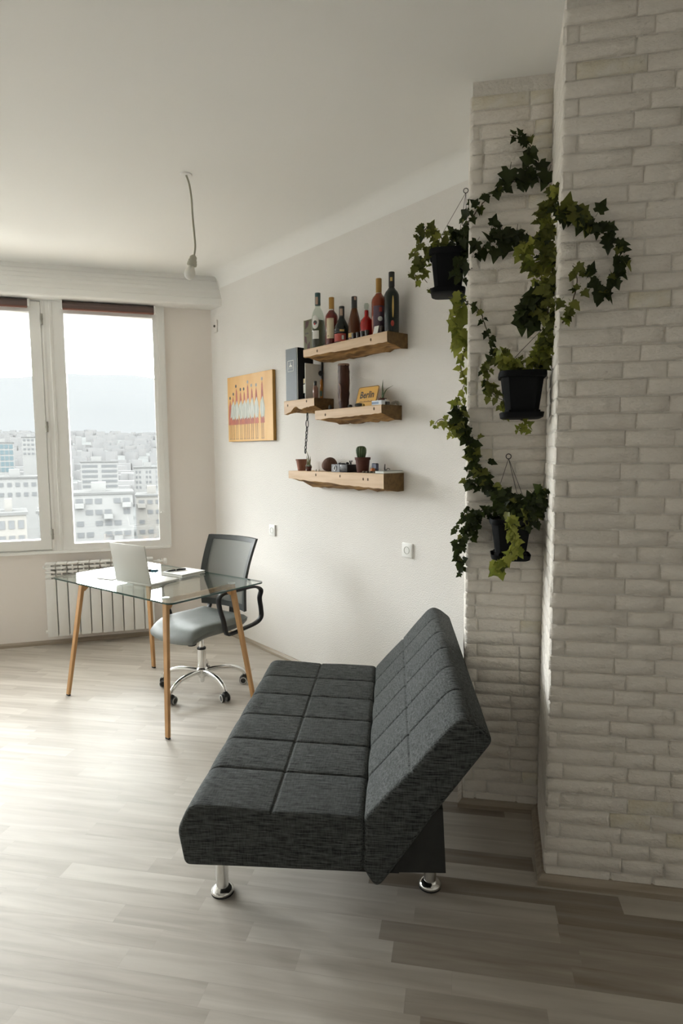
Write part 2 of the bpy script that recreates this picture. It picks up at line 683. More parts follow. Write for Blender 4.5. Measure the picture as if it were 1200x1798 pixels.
sang = math.atan2(D_B1 - D_B2, PIL_U1 - NEAR_U0)     # the narrow return between the two faces
mx_strip = Matrix.Translation((NEAR_U0, D_B2, 0)) @ Matrix.Rotation(sang, 4, 'Z') @ Matrix.Scale(-.55, 4, (0, 1, 0))
STRIP_L = math.hypot(D_B1 - D_B2, PIL_U1 - NEAR_U0)
mx_side = Matrix.Translation((PIL_U0, D_B1, 0)) @ Matrix.Rotation(R_(90), 4, 'Z') @ Matrix.Scale(-1, 4, (0, 1, 0))
nsolo = 0
for k in range(NROW):
    z = Z_FIRST + PITCH_Z * k + PITCH_Z / 2
    # near face
    x = NEAR_U0 - .004 + rb.uniform(-.004, .003)
    seq = ([.046] if k % 2 else []) + [.208, .135, .205, .14, .21, .20, .21, .20, .21, .20, .21]
    for ln in seq:
        ln = ln + rb.choice((-.01, 0, 0, .01))
        if x + ln > 2.38:
            break
        if x < .92:
            put_brick(nearwall, mx_near, x + ln / 2, z, ln - JX + rb.uniform(0, .002), (k, round(x, 1)) in ((4, .5), (3, .7), (5, .6)) or rb.random() < .015)
        else:
            far_brick(mx_near, x + ln / 2, z, ln - JX)
        x += ln
    # return face
    x = -.010 if k % 2 else .0
    for ln in ((.21, .215) if k % 2 else (.10, .20, .125)):
        put_brick(nearwall, mx_strip, x + ln / 2, z, ln - JX)
        x += ln
    # pillar face
    x = PIL_U0 - .007 + rb.uniform(-.004, .003)
    end = PIL_U1 - .004
    pat = rb.choice(((.05, .18, .09), (.23, .09), (.11, .21), (.04, .21, .07), (.20, .12)))
    tot = end - x
    sc_ = tot / sum(pat)
    for ln in pat:
        ln *= sc_
        ln = round(ln, 2) if ln != pat[-1] * sc_ else end - x
        if ln < .02:
            break
        put_brick(pillar, mx_pil, x + ln / 2, z, ln - JX + rb.uniform(0, .002), rb.random() < .03 or (k > 44 and x > .2 and rb.random() < .5))
        x += ln
    # pillar's left side, seen edge-on
    x = -.008
    for ln in ((.21, .2, .16) if k % 2 else (.1, .21, .21)):
        put_brick(pillar, mx_side, x + ln / 2, z, ln - JX)
        x += ln
o = obj('far_bricks', far_bm, M_brick, nearwall, smooth=180)
tag(o, kind='stuff')
# letters pressed into one brick of the pillar
bm = text_bm('BLO:S', .034, .004, .0008)
rot_bm(bm, Matrix.Rotation(R_(90), 4, 'X'))
obj('pressed_lettering', bm, M_brick, pillar, (.135, D_B1 - .0112, Z_FIRST + PITCH_Z * 11.5))

# ---- low wooden baseboards
M_base = pm('baseboard_wood', (.30, .25, .19), .45, col2=(.40, .34, .27), vs_=(3, 60, 60))
BBH, BBT = .034, .018
def bb_prof(sign=1):
    return [(0, 0), (sign * BBT, 0), (sign * BBT, BBH * .55), (sign * BBT * .45, BBH), (0, BBH)]
bm = B()
prism(bm, bb_prof(1), 1.8, 4.78, 'x')
struct('baseboard_right', bm, M_base, N_R * D_R, ROT_R)
bm = B()
prism(bm, bb_prof(-1), -3.49, .62, 'x')
struct('baseboard_window', bm, M_base, N_W * D_W, ROT_W)
bm = B()
def miter(bm, pts, off):
    """baseboard run along pts (u,d) polyline; off = list of offset points"""
    prof = [(0, 0.), (1, 0.), (1, BBH * .55), (.45, BBH), (0, BBH)]
    rings = []
    for p, q in zip(pts, off):
        rings.append([bm.verts.new((p[0] + (q[0] - p[0]) * t, p[1] + (q[1] - p[1]) * t, z)) for t, z in prof])
    for a, b_ in zip(rings, rings[1:]):
        for k in range(5):
            bm.faces.new((a[k], a[(k + 1) % 5], b_[(k + 1) % 5], b_[k]))
    bm.faces.new(rings[0])
    bm.faces.new(rings[-1][::-1])
t_ = BBT + .012
miter(bm, [(PIL_U0, 3.2), (PIL_U0, D_B1), (PIL_U1, D_B1), (NEAR_U0, D_B2), (2.3, D_B2)],
      [(PIL_U0 - t_, 3.2), (PIL_U0 - t_, D_B1 - t_), (PIL_U1 - t_, D_B1 - t_), (NEAR_U0 - t_, D_B2 - t_), (2.3, D_B2 - t_)])
struct('baseboard_brick', bm, M_base, (0, 0, 0), ROT_B)

# ---- window
win = bpy.data.objects.new('window_1', None)
win.location = N_W * D_W
win.rotation_euler = (0, 0, ROT_W)
link(win)
tag(win, kind='structure')
bm = B()
frame_bars(bm, -.645, WX1, WZ0, WZ1, .082, .078, .055, .088, -.016, .06)
f1 = obj('window_frame', bm, M_frame, win)
bm = B()
frame_bars(bm, -.575, .100, .788, 2.588, .012, .012, .012, .012, -.004, .04)
obj('glazing_bead', bm, M_frame, f1)
bm = B()
box(bm, -.57, .095, .022, .028, .79, 2.62)
obj('pane', bm, M_pane, win)
bm = B()
prism(bm, [(-.722, .0), (-.722, -.022), (-.705, -.026), (-.69, -.018), (-.668, -.018), (-.66, -.026), (-.645, -.022), (-.645, .06), (-.722, .06)], WZ0, WZ1, 'z')
obj('mullion', bm, M_frame, win)
def sash(x0, x1):
    bm = B()
    frame_bars(bm, x0, x1, .765, 2.65, .078, .078, .075, .078, -.030, .05)
    s = obj('sash', bm, M_frame, win)
    bm = B()
    frame_bars(bm, x0 + .066, x1 - .066, .828, 2.584, .014, .014, .014, .014, -.012, .04)
    obj('glazing_bead', bm, M_frame, s)
    bm = B()
    box(bm, x0 + .07, x1 - .07, .014, .020, .83, 2.605)
    obj('pane', bm, M_pane, s)
    return s
s1 = sash(-1.535, -.724)
s2 = sash(-2.335, -1.56)
extra_sash = sash(-3.125, -2.36)  # extra sash out of view, added for more daylight
bm = B()
frame_bars(bm, WX0, -.645, WZ0, WZ1, .01, .01, .03, .02, -.005, .055)
obj('window_frame', bm, M_frame, win)
M_hinge = pm('hinge_metal', (.35, .34, .30), .4, .6)
for z in (.883, 1.713, 2.522):
    bm = B()
    lathe(bm, [(.008, -.04), (.009, -.036), (.009, .036), (.008, .04)], 10)
    lathe(bm, [(.0105, -.006), (.0105, .006)], 10)
    h = obj('hinge', bm, M_hinge, win, (-.716, -.036, z), smooth=40)
bm = B()
box(bm, -3.2, WX1 + .004, -.036, .02, .728, .748, .004)
obj('window_sill', bm, M_white, win)
bm = B()
frame_bars(bm, WX0 - .01, WX1 + .012, .742, WZ1 + .005, .012, .012, .012, .012, -.02, .01)
obj('edge_trim', bm, M_white, win)

# ================================================================== furniture
# ---- sofa bed
def fabric(name, c1, c2, sx=(5, 5, 5)):
    m = bpy.data.materials.new(name)
    m.use_nodes = True
    n, l = nt(m)
    b = n['Principled BSDF']
    tc = n.new('ShaderNodeTexCoord')
    def noise(sc, det):
        mp = n.new('ShaderNodeMapping')
        mp.inputs['Scale'].default_value = sc
        l.new(tc.outputs['Object'], mp.inputs['Vector'])
        no = n.new('ShaderNodeTexNoise')
        no.inputs['Scale'].default_value = 1
        no.inputs['Detail'].default_value = det
        l.new(mp.outputs[0], no.inputs['Vector'])
        return no
    a = noise((22, 260, 260), 4)
    c = noise((260, 40, 40), 3)
    mx = n.new('ShaderNodeMath')
    mx.operation = 'MULTIPLY_ADD'
    l.new(a.outputs['Fac'], mx.inputs[0])
    mx.inputs[1].default_value = .72
    m2 = n.new('ShaderNodeMath')
    m2.operation = 'MULTIPLY'
    l.new(c.outputs['Fac'], m2.inputs[0])
    m2.inputs[1].default_value = .28
    l.new(m2.outputs[0], mx.inputs[2])
    cr = n.new('ShaderNodeValToRGB')
    cr.color_ramp.elements[0].position = .36
    cr.color_ramp.elements[1].position = .66
    cr.color_ramp.elements[0].color = (*c1, 1)
    cr.color_ramp.elements[1].color = (*c2, 1)
    l.new(mx.outputs[0], cr.inputs[0])
    l.new(cr.outputs[0], b.inputs['Base Color'])
    b.inputs['Roughness'].default_value = .92
    b.inputs['Specular IOR Level'].default_value = .25
    b.inputs['Sheen Weight'].default_value = .0
    bu = n.new('ShaderNodeBump')
    bu.inputs['Distance'].default_value = .0012
    l.new(mx.outputs[0], bu.inputs['Height'])
    l.new(bu.outputs[0], b.inputs['Normal'])
    return m
M_sofa = fabric('heathered_grey_fabric', (.0125, .0145, .015), (.105, .113, .111))
M_sofad = pm('dark_lining', (.016, .017, .016), .85, col2=(.022, .023, .022), vs_=(30, 30, 30))
SOFA_L0, SOFA_L1 = 1.77, 3.135
def round_poly(pts, step=.014, nr=7):
    """pts: (x,z,r) closed polygon -> dense rounded outline"""
    N = len(pts)
    out = []
    corners = []
    for i in range(N):
        p = Vector(pts[i][:2]); a = Vector(pts[i - 1][:2]); c = Vector(pts[(i + 1) % N][:2])
        r = pts[i][2]
        d1, d2 = (a - p).normalized(), (c - p).normalized()
        ang = d1.angle(d2)
        t = min(r / math.tan(ang / 2), (a - p).length * .49, (c - p).length * .49)
        s, e = p + d1 * t, p + d2 * t
        arc = []
        for k in range(nr + 1):
            q = k / nr
            arc.append(s * (1 - q) ** 2 + p * 2 * q * (1 - q) + e * q * q)
        corners.append(arc)
    for i in range(N):
        out += corners[i]
        s, e = corners[i][-1], corners[(i + 1) % N][0]
        n = int((e - s).length / step)
        for k in range(1, n):
            out.append(s + (e - s) * k / n)
    res = []
    for p in out:
        if not res or (p - res[-1]).length > 1e-4:
            res.append(p)
    return res
def loft(name, sec, L0, L1, mat, parent, seams, axis_dir, axis_seam, top_n, rnd=.017, groove=.006, puff=.004):
    """cushion with an outline sec (closed) lofted along local y; seams across at given y, one lengthwise seam at axis_seam"""
    sec2 = []
    for i, p in enumerate(sec):
        q = sec[(i + 1) % len(sec)]
        sec2.append(p)
        if min(abs(p.dot(axis_dir) - axis_seam), abs(q.dot(axis_dir) - axis_seam)) < .016:
            for k in range(1, 5):
                sec2.append(p + (q - p) * k / 5)
    sec = sec2
    n = len(sec)
    area = sum(sec[i].x * sec[(i + 1) % n].y - sec[(i + 1) % n].x * sec[i].y for i in range(n))
    sg = 1 if area > 0 else -1
    nrm = []
    for i in range(n):
        t = (sec[(i + 1) % n] - sec[i - 1]).normalized()
        nrm.append(Vector((t.y, -t.x)) * sg)
    ys = set()
    k = 0
    for k in range(8):
        a = k / 7 * math.pi / 2
        ys.add(round(L0 + rnd * (1 - math.sin(a)), 5)); ys.add(round(L1 - rnd * (1 - math.sin(a)), 5))
    y = L0 + rnd
    while y < L1 - rnd:
        ys.add(round(y, 5)); y += .03
    for s in seams:
        for dd in (-.02, -.010, -.006, -.003, 0, .003, .006, .010, .02):
            ys.add(round(s + dd, 5))
    ys = sorted(ys)
    pl = 1.0 / max(1e-6, (L1 - L0) / (len(seams) + 1))
    bm = B()
    rings = []
    edges_ = [L0] + list(seams) + [L1]
    for y in ys:
        e = min(y - L0, L1 - y)
        ins = rnd - math.sqrt(max(0., rnd * rnd - (rnd - e) ** 2)) if e < rnd else 0.
        ring = []
        ds = min(abs(y - s) for s in seams)
        for i in range(n):
            top = max(0., min(1., (nrm[i].dot(top_n) - .35) / .4))
            da = abs(sec[i].dot(axis_dir) - axis_seam)
            g = groove * math.exp(-(ds / .0048) ** 2) * (top * .9 + .1) + groove * .8 * math.exp(-(da / .0048) ** 2) * top
            pu = puff * top * (1 - math.exp(-(ds / .05) ** 2)) * (1 - math.exp(-(da / .07) ** 2))
            p = sec[i] - nrm[i] * (ins + g - pu)
            ring.append(bm.verts.new((p.x, y, p.y)))
        rings.append(ring)
    for a, b_ in zip(rings, rings[1:]):
        for k in range(n):
            bm.faces.new((a[k], a[(k + 1) % n], b_[(k + 1) % n], b_[k]))
    bm.faces.new(rings[0]); bm.faces.new(rings[-1][::-1])
    return obj(name, bm, mat, parent, smooth=50)
sofa = thing('sofa_bed', 'dark grey quilted fabric sofa bed with reclined back on short chrome legs', 'sofa', (0, 0, 0), rz(A_S + 90))
seams = [SOFA_L0 + .03 + (SOFA_L1 - SOFA_L0 - .03) * k / 6 for k in range(1, 6)]
seat_sec = round_poly([(-.640, .236, .025), (-.084, .242, .025), (-.080, .408, .028), (-.622, .430, .055), (-.660, .350, .06)])
loft('seat_cushion', seat_sec, SOFA_L0, SOFA_L1, M_sofa, sofa, seams, Vector((1, 0)), -.365, Vector((0, 1)))
back_sec = round_poly([(-.088, .250, .035), (-.048, .182, .03), (.028, .289, .03), (.128, .436, .03), (.297, .668, .03), (.205, .742, .065), (-.080, .412, .03)])
bd = Vector((.285, .330)).normalized()
loft('back_cushion', back_sec, SOFA_L0, SOFA_L1 - .02, M_sofa, sofa, seams, bd, Vector((.05, .565)).dot(bd), Vector((-bd.y, bd.x)))
bm = B()
prism(bm, [(.0, .235), (.160, .240), (.150, .44), (.10, .44)], SOFA_L0 + .02, SOFA_L1 - .03, 'y')
obj('rear_base', bm, M_sofad, sofa)
bm = B()
prism(bm, [(-.60, .225), (.02, .225), (.02, .26), (-.60, .26)], SOFA_L0 + .03, SOFA_L1 - .04, 'y')
obj('under_frame', bm, M_sofad, sofa)
for s, L in ((-.582, 1.98), (.130, 2.06), (-.582, 3.0), (.130, 3.0)):
    bm = B()
    lathe(bm, [(.0215, .012), (.0215, .245)], 20)
    lg = obj('leg', bm, M_chrome, sofa, (s, L, 0), smooth=40)
    bm = B()
    lathe(bm, [(.037, .004), (.039, .007), (.038, .014), (.030, .021), (.022, .026)], 24)
    obj('foot_flange', bm, M_chrome, lg, smooth=60)
    bm = B()
    lathe(bm, [(.038, 0), (.0385, .005)], 24)
    obj('foot_pad', bm, M_darkrub, lg, smooth=40)

# ---- glass table
TC = Vector((-1.13, 3.74, 0))
TZ = .745
table = thing('glass_desk', 'rectangular clear glass desk on four splayed wooden legs', 'desk', TC, rz(A_T))
def rr2d(w, d, r, n=6):
    pts = []
    for cx, cy, a0 in ((w - r, d - r, 0), (-w + r, d - r, 90), (-w + r, -d + r, 180), (w - r, -d + r, 270)):
        for k in range(n + 1):
            a = R_(a0 + 90 * k / n)
            pts.append((cx + r * math.cos(a), cy + r * math.sin(a)))
    return pts
bm = B()
prism(bm, rr2d(.588, .340, .035), TZ - .009, TZ)
for f in bm.faces:
    f.material_index = 0 if abs(f.normal.z) > .9 or len(f.verts) > 6 else 1
obj('glass_top', bm, [M_tglass, M_tedge], table)
M_alu = pm('brushed_metal', (.72, .72, .70), .3, 1.0)
for sx in (-1, 1):
    for sy in (-1, 1):
        bm = B()
        top, bot = Vector((sx * .415, sy * .235, TZ - .016)), Vector((sx * .5, sy * .315, .008))
        ex, ey = Vector((1, 0, 0)), Vector((0, 1, 0))
        rings = []
        for p, w_, d_ in ((bot, .030, .018), (bot + (top - bot) * .92, .038, .022), (top, .038, .022)):
            rings.append([bm.verts.new(p + ex * a * w_ / 2 + ey * b_ * d_ / 2) for a, b_ in ((-1, -1), (1, -1), (1, 1), (-1, 1))])
        for a, b_ in zip(rings, rings[1:]):
            for k in range(4):
                bm.faces.new((a[k], a[(k + 1) % 4], b_[(k + 1) % 4], b_[k]))
        bm.faces.new(rings[0][::-1]); bm.faces.new(rings[-1])
        bmesh.ops.bevel(bm, geom=bm.edges[:], offset=.003, segments=1, affect='EDGES')
        lg = obj('leg', bm, M_oak, table)
        bm = B()
        box(bm, bot.x - .014, bot.x + .014, bot.y - .008, bot.y + .008, 0, .009, .002)
        obj('foot_cap', bm, M_darkrub, lg)
        bm = B()
        lathe(bm, [(.022, TZ - .016), (.022, TZ - .0095)], 16, mx=Matrix.Translation((top.x, top.y, 0)))
        obj('glass_mount', bm, M_alu, lg, smooth=40)
bm = B()
for sx in (-1, 1):
    pass
for sx in (-1, 1):
    bm = B()
    prism(bm, [(-.235, TZ - .04), (.235, TZ - .04), (.235, TZ - .018), (-.235, TZ - .018)], sx * .415 - .009, sx * .415 + .009, 'x')
    for v in list(bm.verts):
        v.co = Vector((v.co.x, v.co.y, v.co.z))
    obj('end_rail', bm, M_oak, table)
    for sy in (-1, 1):
        bm = B()
        prism(bm, [(sy * .225, TZ - .018), (sy * .225, TZ - .085), (sy * .205, TZ - .07), (sy * .19, TZ - .045), (sy * .165, TZ - .03), (sy * .13, TZ - .018)], sx * .415 - .006, sx * .415 + .006, 'x')
        obj('corner_bracket', bm, M_oak, table)

# ---- laptop on the glass
def TW(u, v, z):
    p = hd(A_T) * u + hd(A_T - 90) * v + TC
    return Vector((p.x, p.y, z))
M_silver = pm('silver_aluminium', (.52, .515, .48), .42, .2)
M_key = pm('dark_keys', (.03, .03, .032), .5)
lap = thing('laptop', 'open silver laptop standing on the glass desk with its lid turned to the room', 'laptop', TW(.023, -.172, TZ + .0005), rz(A_T - 3.7))
bm = B()
box(bm, -.155, .155, .0, .215, .003, .016, .004)
lb = obj('base', bm, M_silver, lap, smooth=40)
bm = B()
box(bm, -.135, .135, .03, .12, .0155, .0168)
obj('keyboard', bm, M_key, lb)
bm = B()
box(bm, -.05, .05, .135, .20, .0158, .0163)
obj('trackpad', bm, M_silver, lb)
bm = B()
box(bm, -.157, .157, -.0045, .0035, .0, .232, .004, 2, mx=Matrix.Translation((0, .004, .012)) @ Matrix.Rotation(R_(9), 4, 'X'))
ld = obj('lid', bm, M_silver, lap, smooth=40)
bm = B()
box(bm, -.146, .146, .0036, .0042, .012, .22, mx=Matrix.Translation((0, .004, .012)) @ Matrix.Rotation(R_(9), 4, 'X'))
obj('screen', bm, pm('dark_screen', (.02, .02, .022), .15), ld)
for sx in (-1, 1):
    for yy in (.02, .195):
        bm = B()
        lathe(bm, [(.006, 0), (.006, .004)], 10, mx=Matrix.Translation((sx * .135, yy, 0)))
        obj('rubber_foot', bm, M_darkrub, lb)

# ---- papers, notebook, pen
M_paper = pm('white_paper', (.84, .84, .82), .8)
M_cover = pm('pale_cover', (.70, .70, .66), .6)
nb = thing('notebook', 'white notebook with pale page block beside the laptop, pen lying on it', 'notebook', TW(.0, .225, TZ + .0005), rz(A_T - 3))
bm = B()
box(bm, -.098, .082, -.10, .085, .001, .013)
obj('pages', bm, M_cover, nb)
bm = B()
box(bm, -.10, .085, -.103, .088, .013, .0152, .0006)
obj('cover', bm, M_paper, nb)
bm = B()
box(bm, -.10, .085, -.103, .088, .0, .0015)
obj('back_cover', bm, M_paper, nb)
pen = thing('pen', 'black ballpoint pen with silver ring lying on the notebook', 'pen', TW(-.05, .19, TZ + .0215), rz(A_T - 75))
mxp = Matrix.Rotation(R_(90), 4, 'Y')
bm = B()
lathe(bm, [(.001, -.072), (.003, -.062), (.0052, -.05), (.0055, .0), (.0055, .062), (.004, .066)], 12, mx=mxp)
obj('barrel', bm, pm('pen_black', (.01, .011, .014), .25), pen, smooth=40)
bm = B()
lathe(bm, [(.0058, -.004), (.0058, .002)], 12, mx=mxp)
obj('ring', bm, M_alu, pen)
bm = B()
box(bm, .012, .055, -.001, .001, .0055, .0068)
obj('clip', bm, M_black, pen)
o = thing('paper_sheet', 'loose white sheet of paper under the laptop on the desk', 'paper', TW(-.30, -.12, TZ + .0005), rz(A_T - 12))
bm = B()
box(bm, -.105, .10, -.07, .07, 0, .0012)
obj('sheet', bm, M_paper, o)
bm = B()
box(bm, -.105, .095, -.073, .062, .0013, .0035)
obj('folded_sheet', bm, M_paper, o)
o = thing('sunglasses_case', 'small blue and black glasses case behind the laptop on the desk', 'case', TW(-.20, .13, TZ + .001), rz(A_T - 30))
bm = B()
box(bm, -.03, .03, -.014, .014, 0, .018, .007, 3)
obj('case_body', bm, pm('blue_case', (.02, .11, .17), .35), o, smooth=60)
bm = B()
box(bm, -.032, -.012, -.015, .015, .001, .02, .006, 3)
obj('case_band', bm, M_black, o, smooth=60)

# ---- office chair (local +y = the way it faces)
CH = 217.7
chair = thing('office_chair', 'grey swivel office chair with mesh back, black arms and chrome castor base', 'chair', (-.895, 3.875, 0), R_(-CH))
M_leather = pm('grey_leatherette', (.13, .14, .132), .5, col2=(.15, .16, .152), vs_=(20, 20, 20), bump=.0006, bs=(300, 300, 300))
M_caster = pm('caster_black', (.018, .018, .018), .35)
M_ring = pm('caster_ring', (.62, .62, .60), .4)
for k in range(5):
    a_w = R_(168 + 72 * k) + R_(CH)     # world angle -> local
    ux, uy = math.cos(a_w), math.sin(a_w)
    pts = smooth_path([(ux * .02, uy * .02, .125), (ux * .10, uy * .10, .132), (ux * .19, uy * .19, .124), (ux * .255, uy * .255, .095), (ux * .275, uy * .275, .066)], 5)
    bm = B()
    tube(bm, pts, [.017 - .005 * i / (len(pts) - 1) for i in range(len(pts))], 10)
    lg = obj('base_leg', bm, M_chrome, chair, smooth=60)
    cx, cy = ux * .275, uy * .275
    yaw = R_(40 + 61 * k)
    mxw = Matrix.Translation((cx, cy, 0)) @ Matrix.Rotation(yaw, 4, 'Z')
    cst = bpy.data.objects.new('caster', None)
    link(cst, chair)
    cst.matrix_local = mxw
    bm = B()
    prism(bm, [(-.028, .030), (-.022, .05), (-.005, .064), (.014, .060), (.018, .04), (.005, .030)], -.012, .012, 'y')
    obj('fork', bm, M_caster, cst)
    for sy in (-1, 1):
        bm = B()
        lathe(bm, [(.022, -.009), (.0255, -.006), (.0255, .006), (.022, .009)], 18, mx=Matrix.Translation((-.008, sy * .016, .0255)) @ Matrix.Rotation(R_(90), 4, 'X'))
        obj('wheel', bm, M_caster, cst, smooth=40)
        bm = B()
        lathe(bm, [(.0225, -.0008), (.0225, .0008), (.017, .0008), (.017, -.0008)], 18, mx=Matrix.Translation((-.008, sy * .0258, .0255)) @ Matrix.Rotation(R_(90), 4, 'X'), cap=False)
        obj('wheel_ring', bm, M_ring, cst)
bm = B()
lathe(bm, [(.022, .085), (.03, .10), (.034, .118), (.034, .142), (.026, .15), (.0265, .27), (.0265, .272)], 20)
obj('hub_column', bm, M_chrome, chair, smooth=40)
bm = B()
lathe(bm, [(.028, .268), (.028, .278)], 20)
obj('column_collar', bm, M_black, chair, smooth=40)
bm = B()
lathe(bm, [(.0145, .27), (.0145, .40)], 16)
obj('gas_lift', bm, M_chrome, chair, smooth=40)
bm = B()
lathe(bm, [(.012, .055), (.014, .06), (.014, .10)], 12)
obj('hub_pin', bm, M_chrome, chair)
bm = B()
box(bm, -.09, .09, -.11, .10, .37, .405, .008)
mech = obj('tilt_mechanism', bm, M_black, chair)
bm = B()
lathe(bm, [(.026, .31), (.03, .315), (.03, .37)], 14, mx=Matrix.Translation((.0, .075, 0)))
obj('tension_knob', bm, M_black, mech, smooth=40)
bm = B()
tube(bm, [(.06, .05, .38), (.13, .08, .372), (.19, .09, .355)], .006, 6)
obj('height_lever', bm, M_black, mech)
# seat: rounded pad with a waterfall front
def pad(name, W, D0, D1, zfun, thick, mat, parent, nx=18, ny=18, r=.10, pw=3.2):
    bm = B()
    top, bot = {}, {}
    for i in range(nx + 1):
        for j in range(ny + 1):
            a, b_ = -1 + 2 * i / nx, -1 + 2 * j / ny
            # squircle mapping
            x = a * math.sqrt(1 - .28 * b_ * b_) * W
            y = b_ * math.sqrt(1 - .22 * a * a)
            y = (D0 + D1) / 2 + y * (D1 - D0) / 2
            e = max(abs(a), abs(b_))
            edge = (1 - max(0, (e - .75) / .25) ** 2.4 * .82)
            z = zfun(a, b_)
            top[i, j] = bm.verts.new((x, y, z - thick * .5 * (1 - edge)))
            bot[i, j] = bm.verts.new((x * (1 - .04 * (1 - edge)), y, z - thick + thick * .35 * (1 - edge)))
    for i in range(nx):
        for j in range(ny):
            bm.faces.new((top[i, j], top[i + 1, j], top[i + 1, j + 1], top[i, j + 1]))
            bm.faces.new((bot[i, j], bot[i, j + 1], bot[i + 1, j + 1], bot[i + 1, j]))
    rim = [(i, 0) for i in range(nx)] + [(nx, j) for j in range(ny)] + [(i, ny) for i in range(nx, 0, -1)] + [(0, j) for j in range(ny, 0, -1)]
    for p, q in zip(rim, rim[1:] + rim[:1]):
        bm.faces.new((top[p], bot[p], bot[q], top[q]))
    return obj(name, bm, mat, parent, smooth=60)
def seat_z(a, b_):
    z = .475 + .012 * a * a - .004
    if b_ > .35:
        z -= .045 * ((b_ - .35) / .65) ** 2
    if b_ < -.5:
        z += .01 * ((-.5 - b_) / .5)
    return z
pad('seat', .245, -.235, .26, seat_z, .075, M_leather, chair)
# back: gently curved mesh panel in a grey frame
def mesh_cloth():
    m = bpy.data.materials.new('back_mesh')
    m.use_nodes = True
    n, l = nt(m)
    b = n['Principled BSDF']
    b.inputs['Base Color'].default_value = (.12, .13, .12, 1)
    b.inputs['Roughness'].default_value = .7
    tr = n.new('ShaderNodeBsdfTransparent')
    mx = n.new('ShaderNodeMixShader')
    mx.inputs[0].default_value = .18
    l.new(b.outputs[0], mx.inputs[1])
    l.new(tr.outputs[0], mx.inputs[2])
    l.new(mx.outputs[0], n['Material Output'].inputs[0])
    return m
M_mesh = mesh_cloth()
M_cframe = pm('chair_frame_grey', (.045, .05, .048), .6, spec=.3)
def back_pt(a, t, off=0.):
    """a -1..1 across, t 0..1 upwards"""
    w_ = .205 + .020 * t
    z = .50 + .455 * t
    y = -.225 - .035 * t - .075 * max(0, t - .35) ** 1.3 * 1.4 + .0 + .045 * (a * a)
    y += .03 * math.sin(t * math.pi) * .6
    return Vector((a * w_, y - off, z))
bm = B()
NA, NT = 16, 20
g0, g1 = {}, {}
for i in range(NA + 1):
    for j in range(NT + 1):
        a, t = (-1 + 2 * i / NA) * .86, .06 + .88 * j / NT
        g0[i, j] = bm.verts.new(back_pt(a, t, .006))
for i in range(NA):
    for j in range(NT):
        bm.faces.new((g0[i, j], g0[i + 1, j], g0[i + 1, j + 1], g0[i, j + 1]))
obj('back_mesh', bm, M_mesh, chair, smooth=180)
bm = B()
NN = 24
outl, inl = [], []
def per(n, ka, lo, hi):
    pts = []
    for k in range(n):
        pts.append((-ka + 2 * ka * k / n, lo))
    for k in range(n):
        pts.append((ka, lo + (hi - lo) * k / n))
    for k in range(n):
        pts.append((ka - 2 * ka * k / n, hi))
    for k in range(n):
        pts.append((-ka, hi - (hi - lo) * k / n))
    return pts
rg = []
for (ka, lo, hi), off in (((1, 0, 1), .0), ((1, 0, 1), .022), ((.82, .09, .93), .017), ((.84, .08, .94), .003)):
    rg.append([bm.verts.new(back_pt(a, t, off)) for a, t in per(12, ka, lo, hi)])
m_ = len(rg[0])
for a, b_ in zip(rg, rg[1:] + rg[:1]):
    for k in range(m_):
        bm.faces.new((a[k], a[(k + 1) % m_], b_[(k + 1) % m_], b_[k]))
obj('back_frame', bm, M_cframe, chair, smooth=40)
bm = B()
tube(bm, smooth_path([(0, -.06, .385), (0, -.18, .385), (0, -.255, .42), (0, -.268, .50), (0, -.275, .60)], 5), .01, flat=(.05, .012), up=(1, 0, 0))
obj('back_support', bm, M_black, chair)
for sx in (-1, 1):
    pts = [(sx * .262, -.275, .635), (sx * .272, -.20, .668), (sx * .275, -.08, .670), (sx * .275, .045, .668), (sx * .275, .085, .645), (sx * .272, .078, .585),
           (sx * .265, .045, .50), (sx * .258, .02, .42), (sx * .25, -.02, .402), (sx * .25, -.12, .41), (sx * .25, -.24, .425), (sx * .25, -.285, .455), (sx * .25, -.285, .51), (sx * .253, -.272, .58)]
    bm = B()
    tube(bm, smooth_path(pts, 5, True), .01, closed=True, flat=(.034, .015), up=(1, 0, 0))
    obj('armrest', bm, M_black, chair, smooth=50)

# ---- radiator under the window
rad = thing('radiator', 'white sectional aluminium radiator on the wall under the window', 'radiator', PW(0, 0, 0), ROT_W)
M_rad = pm('radiator_enamel', (.85, .845, .82), .32)
SW = .0805
secm = None
for k in range(10):
    x0 = -.775 + SW * k
    if secm is None:
        bm = B()
        box(bm, .0036, SW - .0036, -.128, -.05, .09, .545, .005)
        for z in (.555, .588, .621):
            box(bm, .0042, SW - .0042, -.128, -.108, z, z + .018, .004)
        box(bm, .0022, SW - .0022, -.128, -.045, .652, .668, .006)
        box(bm, .034, .046, -.122, -.05, .10, .66, .003)
        box(bm, .004, SW - .004, -.06, -.045, .10, .64, .004)
        s = obj('section', bm, M_rad, rad, (x0, 0, 0), smooth=40)
        secm = s
    else:
        c = secm.copy()
        link(c, rad)
        c.location = (x0, 0, 0)
bm = B()
lathe(bm, [(.012, 0), (.012, .03), (.017, .032), (.017, .05), (.010, .052), (.010, .075)], 14, mx=Matrix.Translation((.03, -.09, .632)) @ Matrix.Rotation(R_(90), 4, 'Y'))
vl = obj('valve', bm, M_rad, rad, smooth=40)
bm = B()
lathe(bm, [(.02, 0), (.024, .006), (.024, .022), (.018, .028)], 18, mx=Matrix.Translation((.108, -.09, .632)) @ Matrix.Rotation(R_(90), 4, 'Y'))
obj('valve_knob', bm, M_rad, vl, smooth=40)
bm = B()
tube(bm, [(.095, -.09, .632), (.095, -.04, .632), (.095, .0, .632)], .009, 10)
obj('pipe', bm, M_rad, vl)
